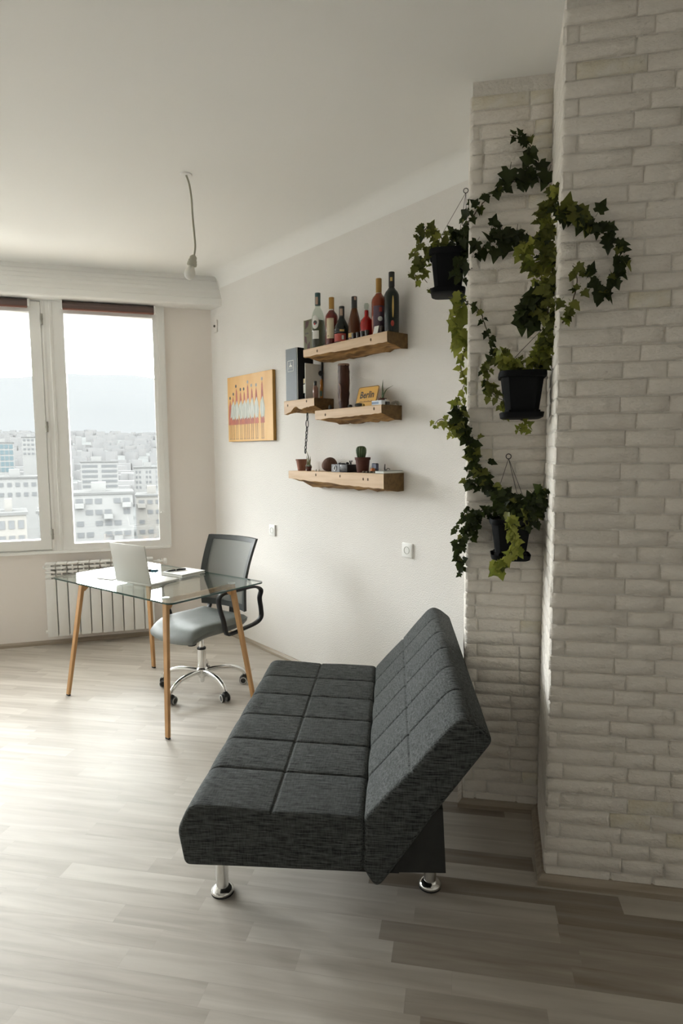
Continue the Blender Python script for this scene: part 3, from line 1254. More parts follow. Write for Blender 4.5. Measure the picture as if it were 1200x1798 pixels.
for z in (.125, .632):
    bm = B()
    lathe(bm, [(.013, 0), (.013, .012), (.006, .015)], 12, mx=Matrix.Translation((-.775, -.09, z)) @ Matrix.Rotation(R_(-90), 4, 'Y'))
    obj('end_plug', bm, M_rad, rad, smooth=40)

# ---- roller blinds, rolled up
M_blind = pm('brown_blind', (.105, .07, .062), .75, col2=(.13, .09, .08), vs_=(2, 200, 200))
M_blind2 = pm('brown_blind_edge', (.20, .085, .06), .7)
def blind(label, x0, x1, cord):
    t = thing('roller_blind', label, 'blind', PW((x0 + x1) / 2, -.045, 2.635), ROT_W, 'brown roller blinds')
    h = (x1 - x0) / 2
    bm = B()
    lathe(bm, [(.027, -h + .012), (.027, h - .012)], 20, mx=Matrix.Rotation(R_(90), 4, 'Y'))
    obj('roll', bm, M_blind, t, smooth=40)
    bm = B()
    box(bm, -h + .014, h - .014, -.026, -.022, -.030, .0)
    obj('hanging_cloth', bm, M_blind, t)
    bm = B()
    box(bm, -h + .014, h - .014, -.031, -.017, -.042, -.028, .003)
    obj('bottom_bar', bm, M_blind2, t)
    for sx in (-1, 1):
        bm = B()
        prism(bm, [(-.03, -.03), (.03, -.03), (.03, .03), (-.02, .03)], sx * h - (.012 if sx > 0 else 0), sx * h + (.012 if sx < 0 else 0), 'x')
        obj('bracket', bm, M_frame, t)
    if cord:
        bm = B()
        tube(bm, smooth_path([(h + .008, -.02, 0), (h + .020, -.012, -.5), (h + .026, -.006, -1.0), (h + .02, -.004, -1.55), (h + .0, -.004, -1.59), (h - .022, -.006, -1.55), (h - .005, -.012, -.9), (h + .004, -.02, 0)], 6), .0022, 5)
        obj('pull_cord', bm, M_white, t)
blind('brown roller blind rolled up above the right window pane', -.575, .115, True)
blind('brown roller blind rolled up above the left window sash', -1.50, -.79, False)

# ---- bare bulb on a cable
lamp = thing('pendant_bulb', 'bare white bulb in a grey socket hanging on a crooked ceiling cable', 'lamp', (-.775, 3.322, CEIL))
M_cable = pm('grey_cable', (.36, .35, .27), .5)
M_sock = pm('grey_socket', (.45, .44, .36), .5)
bm = B()
lathe(bm, [(.028, -.006), (.03, -.003), (.03, 0)], 18)
obj('ceiling_plate', bm, M_white, lamp)
bm = B()
tube(bm, smooth_path([(.0, 0, -.004), (.015, 0, -.05), (.024, .0, -.12), (.027, 0, -.20), (.033, 0, -.29), (.036, 0, -.35), (.032, 0, -.385), (.026, 0, -.405)], 5), .0048, 8)
obj('cable', bm, M_cable, lamp, smooth=60)
mxl = Matrix.Translation((.027, 0, -.40)) @ Matrix.Rotation(R_(14), 4, 'Y')
bm = B()
lathe(bm, [(.016, -.052), (.0245, -.05), (.0245, -.036), (.022, -.034), (.022, -.024), (.0185, -.02), (.0175, -.006), (.008, .004)], 18, mx=mxl)
obj('socket', bm, M_sock, lamp, smooth=40)
bm = B()
lathe(bm, [(.001, -.122), (.012, -.120), (.022, -.113), (.028, -.100), (.0285, -.088), (.024, -.074), (.017, -.062), (.0145, -.05)], 20, mx=mxl)
obj('bulb', bm, pm('opal_bulb', (.76, .75, .70), .3), lamp, smooth=80)

# ---- wall sockets and the small sensor
def socket(label, u, z, grp):
    t = thing('wall_socket', label, 'socket', PR(u, 0, z), ROT_R, grp)
    bm = B()
    box(bm, -.040, .040, 0, .012, -.042, .042, .006, 3)
    p = obj('plate', bm, M_frame, t, smooth=40)
    bm = B()
    lathe(bm, [(.0215, .0), (.0215, .0135), (.019, .0135), (.0185, .006), (.0001, .006)], 20, mx=Matrix.Rotation(R_(-90), 4, 'X'), cap=False)
    obj('recess', bm, pm('socket_recess', (.42, .42, .38), .5), p, smooth=40)
    for sx in (-1, 1):
        bm = B()
        lathe(bm, [(.0026, .006), (.0026, .0075)], 8, mx=Matrix.Translation((sx * .0095, 0, 0)) @ Matrix.Rotation(R_(-90), 4, 'X'))
        obj('pin_hole', bm, M_black, p)
socket('white wall socket below the painting, beyond the chair', 3.877, .936, 'wall sockets')
socket('white wall socket above the sofa, nearest the pillar', 2.479, .952, 'wall sockets')
t = thing('wall_sensor', 'tiny white wall sensor with a dark dot under the cornice end', 'sensor', PR(4.674, 0, 2.525), ROT_R)
bm = B()
box(bm, -.03, .03, 0, .014, -.05, .05, .006, 2)
p = obj('plate', bm, M_wall, t, smooth=40)
bm = B()
lathe(bm, [(.010, .012), (.010, .02), (.006, .024)], 12, mx=Matrix.Rotation(R_(-90), 4, 'X'))
obj('button', bm, pm('dark_button', (.10, .09, .07), .5), p)

# ================================================================== shelves on the right wall
M_sfront = pm('sawn_wood', (.60, .42, .265), .6, col2=(.70, .52, .355), vs_=(4, 40, 40), vdet=5, bump=.0008, bs=(8, 120, 120))
M_sbark = pm('live_edge', (.14, .062, .012), .85, col2=(.42, .235, .075), vs_=(6, 30, 30), vdet=5, vlo=.38, vhi=.62, bump=.006, bs=(10, 45, 45))
M_send = pm('end_grain', (.085, .045, .012), .8, col2=(.15, .085, .028), vs_=(3, 45, 45), vdet=4)
M_knot = pm('knot', (.10, .05, .02), .7)
def shelf(label, u0, u1, ztop, tf0, tf1, tw, knots, seed, depth=.155, dip=0., skew=0.):
    """u0 near end; tf0/tf1 front thickness at near and far end, tw thickness at the wall"""
    r = random.Random(seed)
    t = thing('wooden_shelf', label, 'shelf', PR(u0, 0, ztop), ROT_R, 'live-edge wooden wall shelves')
    L = u1 - u0
    bm = B()
    NS = 22
    rings = []
    for i in range(NS + 1):
        q = i / NS
        tf = tf0 + (tf1 - tf0) * q + r.uniform(-.003, .003)
        w_ = tw + r.uniform(-.006, .006)
        endt = 1 - .55 * max(0, (q - .86) / .14) ** 1.5
        mid = -(tf + (w_ - tf) * .55) * (1 if q < .86 else endt ** .5)
        dd = dip * math.exp(-((q - .62) / .12) ** 2)
        pts = [(.001, 0), (depth * .5, 0), (depth - .004, 0), (depth, -.004), (depth, -tf * .5), (depth - .001, -tf + dd),
               (depth * .88, -tf - .006 * endt + dd), (depth * .62, mid + r.uniform(-.004, .004) + dd * .6), (depth * .32, -w_ * endt + r.uniform(-.004, .004)), (.001, -w_ * endt)]
        rings.append([bm.verts.new((L * q + skew * q ** 4 * (1 - y / depth), y, z)) for y, z in pts])
    n = len(rings[0])
    for a, b_ in zip(rings, rings[1:]):
        for k in range(n):
            f = bm.faces.new((a[k], b_[k], b_[(k + 1) % n], a[(k + 1) % n]))
            f.material_index = 1 if 5 <= k <= 8 else 0
            f.smooth = 5 <= k <= 8
    f = bm.faces.new(rings[0]); f.material_index = 2
    f = bm.faces.new(rings[-1][::-1]); f.material_index = 2
    obj('board', bm, [M_sfront, M_sbark, M_send], t)
    for (ku, kz) in knots:
        bm = B()
        lathe(bm, [(.0085, -.002), (.0075, .0010), (.004, .0016)], 10, mx=Matrix.Translation((ku, depth, kz)) @ Matrix.Rotation(R_(-90), 4, 'X') @ Matrix.Diagonal((.75, 1.1, 1, 1)))
        obj('knot', bm, M_knot, t)
    return t
shelf('long top shelf of pale wood holding the bottles', 2.485, 3.25, 2.140, .058, .046, .075, [(.13, -.028), (.62, -.025)], 1, skew=.076)
shelf('short rough shelf end with splintered underside under the wine box', 3.142, 3.475, 1.838, .045, .085, .078, [(.08, -.016), (.29, -.03)], 2, dip=.028)
shelf('middle shelf of pale wood under the yellow sign', 2.53, 3.135, 1.758, .046, .055, .080, [(.06, -.02), (.5, -.03)], 3)
shelf('lowest shelf of pale wood carrying the cactus', 2.513, 3.435, 1.384, .085, .050, .105, [(.13, -.035), (.17, -.034), (.38, -.022), (.62, -.02)], 4)

ZT, ZM, ZS, ZL = 2.1402, 1.7582, 1.8382, 1.3842

# ---- bottles
def gl(name, col, rough=.12, trans=.0, coat=.0):
    return pm(name, col, rough, coat=coat, trans=trans, spec=.35)
M_clear = glass_mat('clear_bottle', (.80, .84, .80), 1.5)
M_wine = gl('rose_wine', (.17, .018, .012), trans=.35)
M_wine2 = gl('amber_wine', (.30, .055, .02), trans=.35)
M_dkgreen = gl('dark_green_glass', (.004, .009, .007))
M_cognac = gl('cognac_glass', (.12, .035, .008), trans=.3)
M_redg = gl('red_liqueur', (.42, .004, .003), trans=.25)
M_gold = pm('gold_foil', (.34, .19, .05), .38, .6)
M_foilk = pm('black_foil', (.012, .012, .012), .35)
M_foilt = pm('teal_foil', (.02, .07, .07), .4)
M_tax = pm('tax_strip', (.42, .29, .22), .7)
M_cream = pm('cream_label', (.62, .54, .38), .7)
M_wlab = pm('white_label', (.72, .72, .68), .6)
M_dlab = pm('violet_label', (.085, .05, .075), .6)
M_klab = pm('black_label', (.012, .012, .012), .6)
M_rlab = pm('red_label', (.36, .05, .035), .6)
M_print = pm('dark_print', (.05, .045, .04), .6)
M_rprint = pm('red_print', (.5, .03, .03), .6)  # red ink of the label dot
M_gprint = pm('gold_print', (.55, .38, .12), .5)
VIEW_Y = 1   # bottles turn their labels into the room
def patch(parent, name, r, a0, a1, z0, z1, mat, n=10, off=.0007, oval=False):
    """label bent round a bottle; angles in degrees from local +y towards -x"""
    bm = B()
    inn, out = [], []
    cols_ = []
    for k in range(n + 1):
        a = R_(90 + a0 + (a1 - a0) * k / n)
        if oval:
            q = math.sqrt(max(0., 1 - (2 * k / n - 1) ** 2))
            zc = (z0 + z1) / 2
            lo, hi = zc - (z1 - z0) / 2 * q - .0002, zc + (z1 - z0) / 2 * q + .0002
        else:
            lo, hi = z0, z1
        ro = r + off
        cols_.append([bm.verts.new((ro * math.cos(a), ro * math.sin(a), lo)), bm.verts.new((ro * math.cos(a), ro * math.sin(a), hi))])
    for p, q in zip(cols_, cols_[1:]):
        bm.faces.new((p[0], q[0], q[1], p[1]))
    return obj(name, bm, mat, parent, smooth=60)
def bottle(label, u, dep, prof, glassm, cap_prof, capm, turn=0., z=ZT, extra=(), liquid=None, name='bottle'):
    t = thing(name, label, 'bottle', PR(u, dep, z), ROT_R + R_(turn), 'bottles on the wall shelves')
    bm = B()
    lathe(bm, prof, 24)
    obj('glass_body', bm, glassm, t, smooth=45)
    if cap_prof:
        bm = B()
        lathe(bm, cap_prof, 18)
        obj('cap', bm, capm, t, smooth=45)
    if liquid:
        bm = B()
        lathe(bm, liquid[0], 20)
        obj('liquid', bm, liquid[1], t, smooth=45)
    for e in extra:
        patch(t, *e[0], **(e[1] if len(e) > 1 else {}))
    return t
def bordeaux(H, R, neck=.0145):
    return [(R * .92, 0), (R, .006), (R, H * .60), (R * .97, H * .64), (R * .82, H * .685), (R * .58, H * .72), (neck * 1.05, H * .76), (neck, H * .80), (neck, H)]
# labels face the camera side: from these bottles the eye lies towards -x, +y
bottle('clear glass bottle with round white label in front of the green box', 3.170, .098, [(.036, 0), (.039, .006), (.040, .17), (.038, .195), (.030, .225), (.019, .243), (.0165, .25), (.0165, .275)], M_clear,
       [(.0175, .262), (.0175, .335), (.0165, .336)], M_foilt,
       extra=[(('round_label', .0405, -8, 62, .115, .195, M_wlab), dict(oval=True)), (('label_emblem', .0408, 10, 46, .140, .165, M_print), dict(oval=True)),
              (('label_dot', .0412, 16, 30, .138, .15, M_rprint), dict(oval=True)), (('lower_label', .0405, 0, 60, .055, .105, M_wlab),), (('tax_strip', .0177, 5, 60, .265, .31, M_tax),)])
bottle('rose wine bottle with gold capsule and plain cream label', 3.062, .075, bordeaux(.285, .0375), M_wine, [(.0165, .222), (.0165, .29), (.0155, .292)], M_gold,
       extra=[(('label', .0378, 0, 72, .045, .165, M_cream),), (('label_flourish', .0382, 8, 26, .058, .062, M_print),), (('neck_band', .0155, -90, 90, .213, .222, M_wlab),)])
bottle('squat dark green liqueur bottle with black and red label', 2.958, .080, [(.041, 0), (.044, .006), (.044, .085), (.040, .105), (.028, .130), (.0185, .148), (.0155, .16), (.0150, .185)], M_dkgreen,
       [(.0165, .158), (.0165, .218), (.0155, .22)], M_foilk,
       extra=[(('black_label', .0445, -60, 84, .062, .088, M_klab),), (('gold_letters', .0449, 34, 70, .068, .080, M_gprint),), (('red_label', .0445, -60, 84, .012, .058, M_rlab),), (('label_numeral', .0449, 50, 66, .022, .046, M_wlab),), (('tax_strip', .0168, 10, 70, .165, .205, M_tax),)])
bottle('slim cognac bottle with black capsule and pale neck', 2.842, .080, [(.034, 0), (.036, .005), (.0365, .05), (.036, .10), (.031, .13), (.022, .165), (.0165, .188), (.0150, .20), (.0150, .235)], M_cognac,
       [(.0170, .185), (.0170, .252), (.016, .254)], M_foilk,
       extra=[(('neck_band', .0166, -90, 90, .172, .184, M_wlab),), (('gold_letters', .0368, -20, 40, .02, .045, M_gprint),), (('tax_strip', .0173, 45, 88, .232, .25, M_tax),)])
bottle('small bright red decanter with clear glass stopper', 2.735, .080, [(.034, 0), (.0365, .006), (.0365, .085), (.033, .102), (.022, .115), (.0125, .125), (.0115, .158)], M_redg,
       [(.0115, .158), (.010, .163), (.013, .172), (.0145, .184), (.011, .196), (.003, .2)], M_clear)
bottle('tall amber wine bottle with gold capsule and violet label', 2.632, .080, bordeaux(.305, .0405), M_wine2, [(.0165, .232), (.0165, .308), (.0155, .31)], M_gold,
       extra=[(('label', .0409, 2, 88, .01, .158, M_dlab),), (('label_emblem', .0412, 50, 74, .125, .15, M_rlab),), (('label_script', .0412, 40, 78, .075, .10, M_wlab), dict(oval=True)), (('neck_band', .0155, -90, 90, .222, .232, M_wlab),)])
bottle('tall black wine bottle nearest the shelf end', 2.524, .085, bordeaux(.315, .0405), M_dkgreen, [(.0165, .245), (.0165, .318), (.0155, .32)], M_foilk,
       extra=[(('gold_figure', .0409, 50, 64, .075, .19, M_gprint), dict(oval=True)), (('orange_seal', .0411, 40, 66, .03, .06, M_rlab), dict(oval=True)), (('neck_print', .0168, 20, 60, .27, .29, M_gprint),)])
# gift box behind the clear bottle
t = thing('gift_box', 'camouflage green and maroon gift box at the far end of the top shelf', 'box', PR(3.322, .05, ZT), ROT_R)
M_gb = pm('olive_card', (.10, .095, .045), .6, col2=(.14, .13, .065), vs_=(20, 20, 20))
M_gb2 = pm('maroon_card', (.055, .012, .015), .6)
M_gb3 = pm('pale_card_edge', (.32, .32, .22), .6)
bm = B()
box(bm, -.092, -.0, -.038, .045, 0, .195, .002)
gb = obj('carton', bm, M_gb, t)
bm = B()
box(bm, .0, .004, -.038, .045, 0, .197)
obj('carton_edge', bm, M_gb3, gb)
for pts in ([(-.055, .187), (-.02, .187), (-.012, .14), (-.045, .155)], [(-.005, .10), (-.025, .09), (-.03, .045), (-.006, .065)], [(-.06, .06), (-.036, .04), (-.03, .0), (-.06, .0)]):
    bm = B()
    prism(bm, pts, .045, .0456, 'y')
    obj('printed_patch', bm, M_gb2, gb)
bm = B()
prism(bm, [(-.048, .108), (-.044, .118), (-.036, .112), (-.03, .120), (-.022, .112), (-.014, .118), (-.012, .110), (-.022, .105), (-.032, .110), (-.04, .104)], .0455, .0462, 'y')
obj('printed_script', bm, M_print, gb)
# shot glasses and the little card in front of the bottles
M_shot = pm('smoked_glass', (.035, .02, .014), .08, coat=.8, trans=.3)
for i, u in enumerate((2.790, 2.752, 2.714, 2.676)):
    t = thing('shot_glass', 'small dark shot glass on the top shelf, %s from the black bottle' % ('fourth', 'third', 'second', 'first')[i], 'glass', PR(u, .128, ZT), ROT_R, 'shot glasses on the top shelf')
    bm = B()
    lathe(bm, [(.011, 0), (.012, .003), (.0145, .034), (.0135, .034), (.0115, .006), (.0001, .005)], 14, cap=False)
    obj('cup', bm, M_shot, t, smooth=40)
t = thing('place_card', 'small white card leaning between the amber and black bottles', 'card', PR(2.598, .118, ZT), ROT_R)
bm = B()
prism(bm, [(.018, 0), (.021, 0), (.009, .045), (.006, .045)], -.018, .018, 'x')
obj('card', bm, M_wlab, t)
t = thing('dark_trinket', 'small dark figurine beside the black bottle', 'figurine', PR(2.572, .115, ZT), ROT_R)
bm = B()
lathe(bm, [(.012, 0), (.013, .006), (.010, .02), (.012, .032), (.009, .042), (.002, .047)], 12)
obj('trinket_body', bm, M_shot, t, smooth=50)

# ---- wine presentation box on the short shelf
t = thing('wine_box', 'open grey wine presentation box holding one bottle, on the short shelf', 'box', PR(3.405, .075, ZS), ROT_R)
M_grey = pm('slate_card', (.155, .175, .195), .55, col2=(.175, .195, .215), vs_=(6, 6, 6))
M_inner = pm('black_lining', (.008, .008, .009), .7)
bm = B()
prism(bm, [(.055, .067), (-.068, .067), (-.068, .071), (.055, .071)], 0, .33)
ld = obj('lid', bm, M_grey, t)
bm = B()
frame_bars(bm, -.033, .033, .185, .255, .003, .003, .003, .003, .071, .0716)
obj('printed_frame', bm, M_wlab, ld)
bm = B()
prism(bm, [(-.018, .215), (.018, .215), (.014, .223), (.006, .225), (.001, .248), (-.004, .225), (-.014, .223)], .071, .0716, 'y')
obj('printed_emblem', bm, M_wlab, ld)
bm = B()
frame_bars(bm, -.033, .033, .185, .212, .003, .003, .002, .01, .071, .0714)
obj('printed_panel', bm, pm('faint_print', (.25, .27, .28), .6), ld)
bm = B()
box(bm, -.150, -.072, -.055, -.050, 0, .222)
bx_ = obj('tray_back', bm, M_inner, t)
bm = B()
box(bm, -.0745, -.0705, -.055, .066, 0, .33)
obj('tray_side', bm, M_inner, bx_)
bm = B()
box(bm, -.154, -.150, -.055, .066, 0, .222)
obj('tray_edge', bm, M_wlab, bx_)
bm = B()
box(bm, -.150, -.072, -.055, .06, 0, .006)
obj('tray_base', bm, M_inner, bx_)
bt = bottle('dark wine bottle with two white labels inside the grey box', 3.405 - .111, .085, [(x, z) for x, z in bordeaux(.21, .033)], M_dkgreen, [(.0165, .165), (.0165, .212)], M_foilk, z=ZS + .0065,
            extra=[(('upper_label', .0334, -40, 70, .095, .125, M_cream),), (('lower_label', .0334, -40, 70, .035, .088, M_wlab),)])
# little bottles next to it
bottle('miniature brown bottle with gold cap on the short shelf', 3.205, .100, [(.014, 0), (.0155, .004), (.0155, .055), (.010, .068), (.0075, .074)], gl('mini_brown', (.10, .03, .015)), [(.009, .068), (.009, .092), (.007, .094)], M_gold, z=ZS, name='miniature_bottle')
bottle('miniature pale pink bottle with black cap on the short shelf', 3.168, .125, [(.014, 0), (.016, .004), (.016, .062), (.010, .074), (.008, .08)], gl('mini_rose', (.24, .13, .10)), [(.0095, .076), (.0105, .1), (.008, .104)], M_foilk, z=ZS, name='miniature_bottle')
bottle('slim orange vial with green label on the short shelf', 3.158, .085, [(.009, 0), (.010, .004), (.010, .075), (.009, .1), (.005, .118)], gl('vial_orange', (.34, .13, .02)), None, None, z=ZS,
       extra=[(('label', .0103, -60, 80, .012, .045, pm('green_label', (.05, .09, .05), .6)),)], name='glass_vial')

# ---- middle shelf
t = thing('carved_log', 'tall dark brown carved wooden log standing on the middle shelf', 'carving', PR(2.95, .075, ZM), ROT_R)
M_log = pm('dark_carved_wood', (.030, .011, .007), .5, col2=(.075, .028, .016), vs_=(12, 12, 5), bump=.004, bs=(30, 30, 12), spec=.25)
rl = random.Random(5)
bm = B()
rings = []
for j in range(15):
    z = .26 * j / 14
    r0 = .036 * (.80 + .22 * min(1, j / 5)) * (1 - .05 * (j > 12))
    ring = []
    for k in range(14):
        a = 2 * math.pi * k / 14
        r = r0 * (1 + rl.uniform(-.05, .05))
        if 1.9 < a < 3.4 and 3 <= j <= 6:
            r *= .78
        ring.append(bm.verts.new((r * math.cos(a), r * .9 * math.sin(a), z)))
    rings.append(ring)
for a, b_ in zip(rings, rings[1:]):
    for k in range(14):
        bm.faces.new((a[k], a[(k + 1) % 14], b_[(k + 1) % 14], b_[k]))
bm.faces.new(rings[0][::-1]); bm.faces.new(rings[-1])
obj('log_body', bm, M_log, t, smooth=60)
bm = B()
lathe(bm, [(.034, .255), (.035, .262), (.033, .268)], 14)
obj('cut_top', bm, pm('log_cut', (.20, .12, .08), .7), t)
bm = B()
tube(bm, smooth_path([(.0, .036, .15), (-.012, .036, .135), (-.016, .036, .11), (-.012, .035, .08), (-.016, .035, .05)], 4), .0035, 6)
obj('carved_line', bm, pm('log_scar', (.22, .12, .08), .6), t)
def stone(name, label, u, dep, z, sx, sy, sz, mat, seed, group=None, cat='stone'):
    r = random.Random(seed)
    t = thing(name, label, cat, PR(u, dep, z), ROT_R + r.uniform(-.6, .6), group)
    bm = B()
    bmesh.ops.create_icosphere(bm, subdivisions=3, radius=1)
    ph = [r.uniform(0, 6) for _ in range(3)]
    for v in bm.verts:
        k = 1 + .05 * math.sin(3 * v.co.x + ph[0]) + .05 * math.sin(2.5 * v.co.y + ph[1]) + .04 * math.sin(4 * v.co.z + ph[2])
        v.co = Vector((v.co.x * sx * k, v.co.y * sy * k, max(-.8, v.co.z * k) * sz + sz * .8))
    obj('stone_body', bm, mat, t, smooth=80)
    return t
M_st = pm('dark_stone', (.022, .022, .018), .6, col2=(.05, .05, .04), vs_=(60, 60, 60))
stone('pebble', 'small dark pebble left of the sign on the middle shelf', 2.825, .130, ZM, .016, .013, .011, M_st, 1, 'pebbles on the middle shelf')
stone('pebble', 'flat black pebble in front of the yellow sign', 2.735, .138, ZM, .024, .012, .012, M_st, 2, 'pebbles on the middle shelf')
stone('pebble', 'tiny yellow pebble in front of the yellow sign', 2.695, .142, ZM, .009, .008, .008, pm('yellow_stone', (.35, .22, .03), .5), 3, 'pebbles on the middle shelf')
stone('pebble', 'pointed black pebble at the far end of the middle shelf', 3.04, .11, ZM, .011, .011, .018, M_st, 4, 'pebbles on the middle shelf')
# yellow town sign, leaning back
t = thing('town_sign', 'yellow miniature town sign reading Berlin, leaning on the wall', 'sign', PR(2.735, .098, ZM), ROT_R - R_(0))
M_sy = pm('sign_yellow', (.62, .33, .04), .4, col2=(.66, .36, .05), vs_=(5, 5, 5))
tilt = Matrix.Rotation(R_(17), 4, 'X')
def rrx(w, h, r, z0=0.):
    return [(x, z + h + z0) for x, z in rr2d(w, h, r)]
bm = B()
prism(bm, rrx(.089, .062, .014), -.003, .0, 'y')
rot_bm(bm, tilt)
pl_ = obj('plate', bm, M_sy, t)
bm = B()
o_, i_ = rrx(.0875, .0605, .013, .0015), rrx(.0845, .0575, .011, .0045)
vo = [bm.verts.new((x, .0008, z)) for x, z in o_]
vi = [bm.verts.new((x, .0008, z)) for x, z in i_]
for k in range(len(vo)):
    bm.faces.new((vo[k], vo[(k + 1) % len(vo)], vi[(k + 1) % len(vi)], vi[k]))
rot_bm(bm, tilt)
obj('border_line', bm, M_print, pl_)
bm = text_bm('Berlin', .052, .0003, .0008)
rot_bm(bm, tilt @ Matrix.Translation((0, .001, .072)) @ Matrix.Rotation(R_(180), 4, 'Z') @ Matrix.Rotation(R_(90), 4, 'X') @ Matrix.Diagonal((1.0, 1.12, 1, 1)))
obj('lettering', bm, M_foilk, pl_)
bm = B()
for k in range(11):
    x = -.052 + k * .0105
    box(bm, x - .0038, x + .0038, .0004, .0010, .029, .0345 if k % 3 else .037)
rot_bm(bm, tilt)
tag(obj('small_print', bm, pm('sign_small_print', (.30, .15, .03), .6), pl_), kind='stuff')
# aloe in a terracotta pot
M_terra = pm('terracotta', (.22, .085, .05), .75, col2=(.27, .11, .068), vs_=(18, 18, 18))
M_terrad = pm('brown_plastic_pot', (.085, .030, .021), .65, spec=.2)
M_soil = pm('potting_soil', (.03, .02, .013), .95, bump=.004, bs=(120, 120, 120))
M_aloe = pm('aloe_green', (.05, .10, .03), .45, col2=(.10, .15, .05), vs_=(30, 30, 10))
M_dry = pm('dry_succulent', (.20, .16, .05), .6, col2=(.12, .15, .05), vs_=(20, 20, 20))
def pot(parent, r0, r1, h, mat, rim=.006, sides=20):
    bm = B()
    lathe(bm, [(r0, 0), (r1 * .97, h - rim * 1.6), (r1 * 1.06, h - rim * 1.5), (r1 * 1.08, h), (r1 * .96, h), (r1 * .93, h - .008), (.0005, h - .008)], sides, cap=False)
    o = obj('pot', bm, mat, parent, smooth=35)
    bm = B()
    lathe(bm, [(.0005, h - .007), (r1 * .93, h - .0075)], sides, cap=False)
    obj('soil', bm, M_soil, parent)
    return o
def blade(parent, pts, w, mat):
    """a tapering fleshy leaf"""
    P = smooth_path(pts, 5)
    n = len(P)
    bm = B()
    tube(bm, P, [max(.0006, w * (1 - (i / (n - 1)) ** 1.6)) for i in range(n)], 7)
    obj('leaf', bm, mat, parent, smooth=80)
t = thing('potted_aloe', 'small potted aloe with one upright and one drooping leaf beside the sign', 'plant', PR(2.622, .062, ZM), ROT_R, 'potted succulents on the shelves')
pot(t, .017, .0225, .043, M_terrad)
blade(t, [(0, 0, .035), (-.003, .002, .07), (.0, .0, .11), (-.004, 0, .145)], .0065, M_aloe)
blade(t, [(-.002, 0, .035), (-.012, .004, .06), (-.035, .0, .09), (-.075, -.01, .108)], .0045, M_aloe)
blade(t, [(.003, 0, .035), (.010, .004, .046), (.014, 0, .052)], .004, M_dry)
# small carton, house figurine and a tangle of shells
t = thing('small_carton', 'little white and blue carton at the front corner of the middle shelf', 'box', PR(2.578, .137, ZM), ROT_R)
bm = B()
box(bm, -.043, .038, -.014, .012, 0, .024, .001)
cb = obj('carton', bm, pm('carton_white', (.62, .66, .70), .5), t)
bm = B()
for k in range(6):
    box(bm, .030 - k * .0095, .0365 - k * .0095, .012, .0125, .005, .017)
tag(obj('blue_print', bm, pm('carton_blue', (.07, .17, .32), .5), cb), kind='stuff')
t = thing('house_figurine', 'tiny dark house figurine with pale roof on the middle shelf end', 'figurine', PR(2.548, .098, ZM), ROT_R)
bm = B()
box(bm, -.012, .012, -.010, .010, 0, .018)
obj('house_walls', bm, M_print, t)
bm = B()
prism(bm, [(-.014, .018), (.014, .018), (0, .032)], -.012, .012, 'y')
obj('house_roof', bm, pm('pale_roof', (.50, .50, .46), .6), t)
t = thing('shell_heap', 'heap of tiny grey shells on the near end of the middle shelf', 'shells', PR(2.553, .045, ZM), ROT_R)
tag(t, kind='stuff')
bm = B()
rs_ = random.Random(9)
for k in range(42):
    q = rs_.random()
    mxs = Matrix.Translation((rs_.uniform(-.018, .018), rs_.uniform(-.034, .034), rs_.uniform(.004, .022))) @ Matrix.Rotation(rs_.uniform(0, 6), 4, Vector((rs_.random(), rs_.random(), rs_.random())).normalized())
    r = bmesh.ops.create_cone(bm, cap_ends=True, segments=6, radius1=.0055, radius2=.001, depth=.013, matrix=mxs)
obj('shells', bm, pm('grey_shell', (.22, .20, .16), .6, col2=(.42, .40, .35), vs_=(70, 70, 70)), t)

# ---- lowest shelf
t = thing('terracotta_pot', 'empty terracotta flower pot at the far end of the lowest shelf', 'pot', PR(3.375, .09, ZL), ROT_R)
pot(t, .026, .037, .075, M_terra)
t = thing('potted_succulent', 'dry spiky succulent in a tiny pot next to the empty terracotta pot', 'plant', PR(3.252, .122, ZL), ROT_R, 'potted succulents on the shelves')
pot(t, .015, .0185, .030, M_terrad)
for x, y, h_, dx in ((.0, 0, .11, .025), (.006, .004, .075, .012), (-.008, 0, .07, -.012), (-.012, .003, .055, -.016), (.010, -.004, .05, .02), (.002, .008, .06, .0)):
    blade(t, [(x, y, .024), (x * 1.5, y, .024 + h_ * .5), (x + dx, y, .024 + h_)], .0058, M_dry)
for k, (x, y) in enumerate(((.010, .008), (-.012, .008), (.0, -.012))):
    bm = B()
    bmesh.ops.create_icosphere(bm, subdivisions=2, radius=.0085, matrix=Matrix.Translation((x, y, .034)))
    obj('offset_rosette', bm, pm('grey_green', (.20, .21, .17), .7), t, smooth=80)
stone('coconut', 'round brown hairy coconut leaning on the wall above the lowest shelf', 3.105, .07, ZL, .055, .050, .050, pm('coconut_husk', (.075, .032, .018), .85, col2=(.12, .055, .03), vs_=(40, 40, 10), bump=.004, bs=(150, 150, 20)), 21, cat='coconut')
t = thing('metal_case', 'small dark case with silver front and round clasp on the lowest shelf', 'case', PR(2.93, .105, ZL), ROT_R)
bm = B()
box(bm, -.09, .058, -.05, .038, 0, .046, .003)
cs = obj('case_body', bm, pm('case_dark', (.014, .010, .010), .35), t, smooth=40)
bm = B()
box(bm, .054, .0595, -.051, .0395, -.0, .0475, .002)
obj('end_plate', bm, pm('case_silver', (.15, .15, .16), .45, .0), cs)
bm = B()
box(bm, -.02, .0585, .038, .0395, .0, .0465, .001)
fp = obj('front_plate', bm, pm('case_silver', (.15, .15, .16), .45, .0), cs)
bm = B()
tube(bm, [(.022 + .010 * math.cos(a), .042, .024 + .014 * math.sin(a)) for a in [2 * math.pi * k / 14 for k in range(14)]], .0022, 6, closed=True)
obj('clasp_ring', bm, M_chrome, fp, smooth=60)
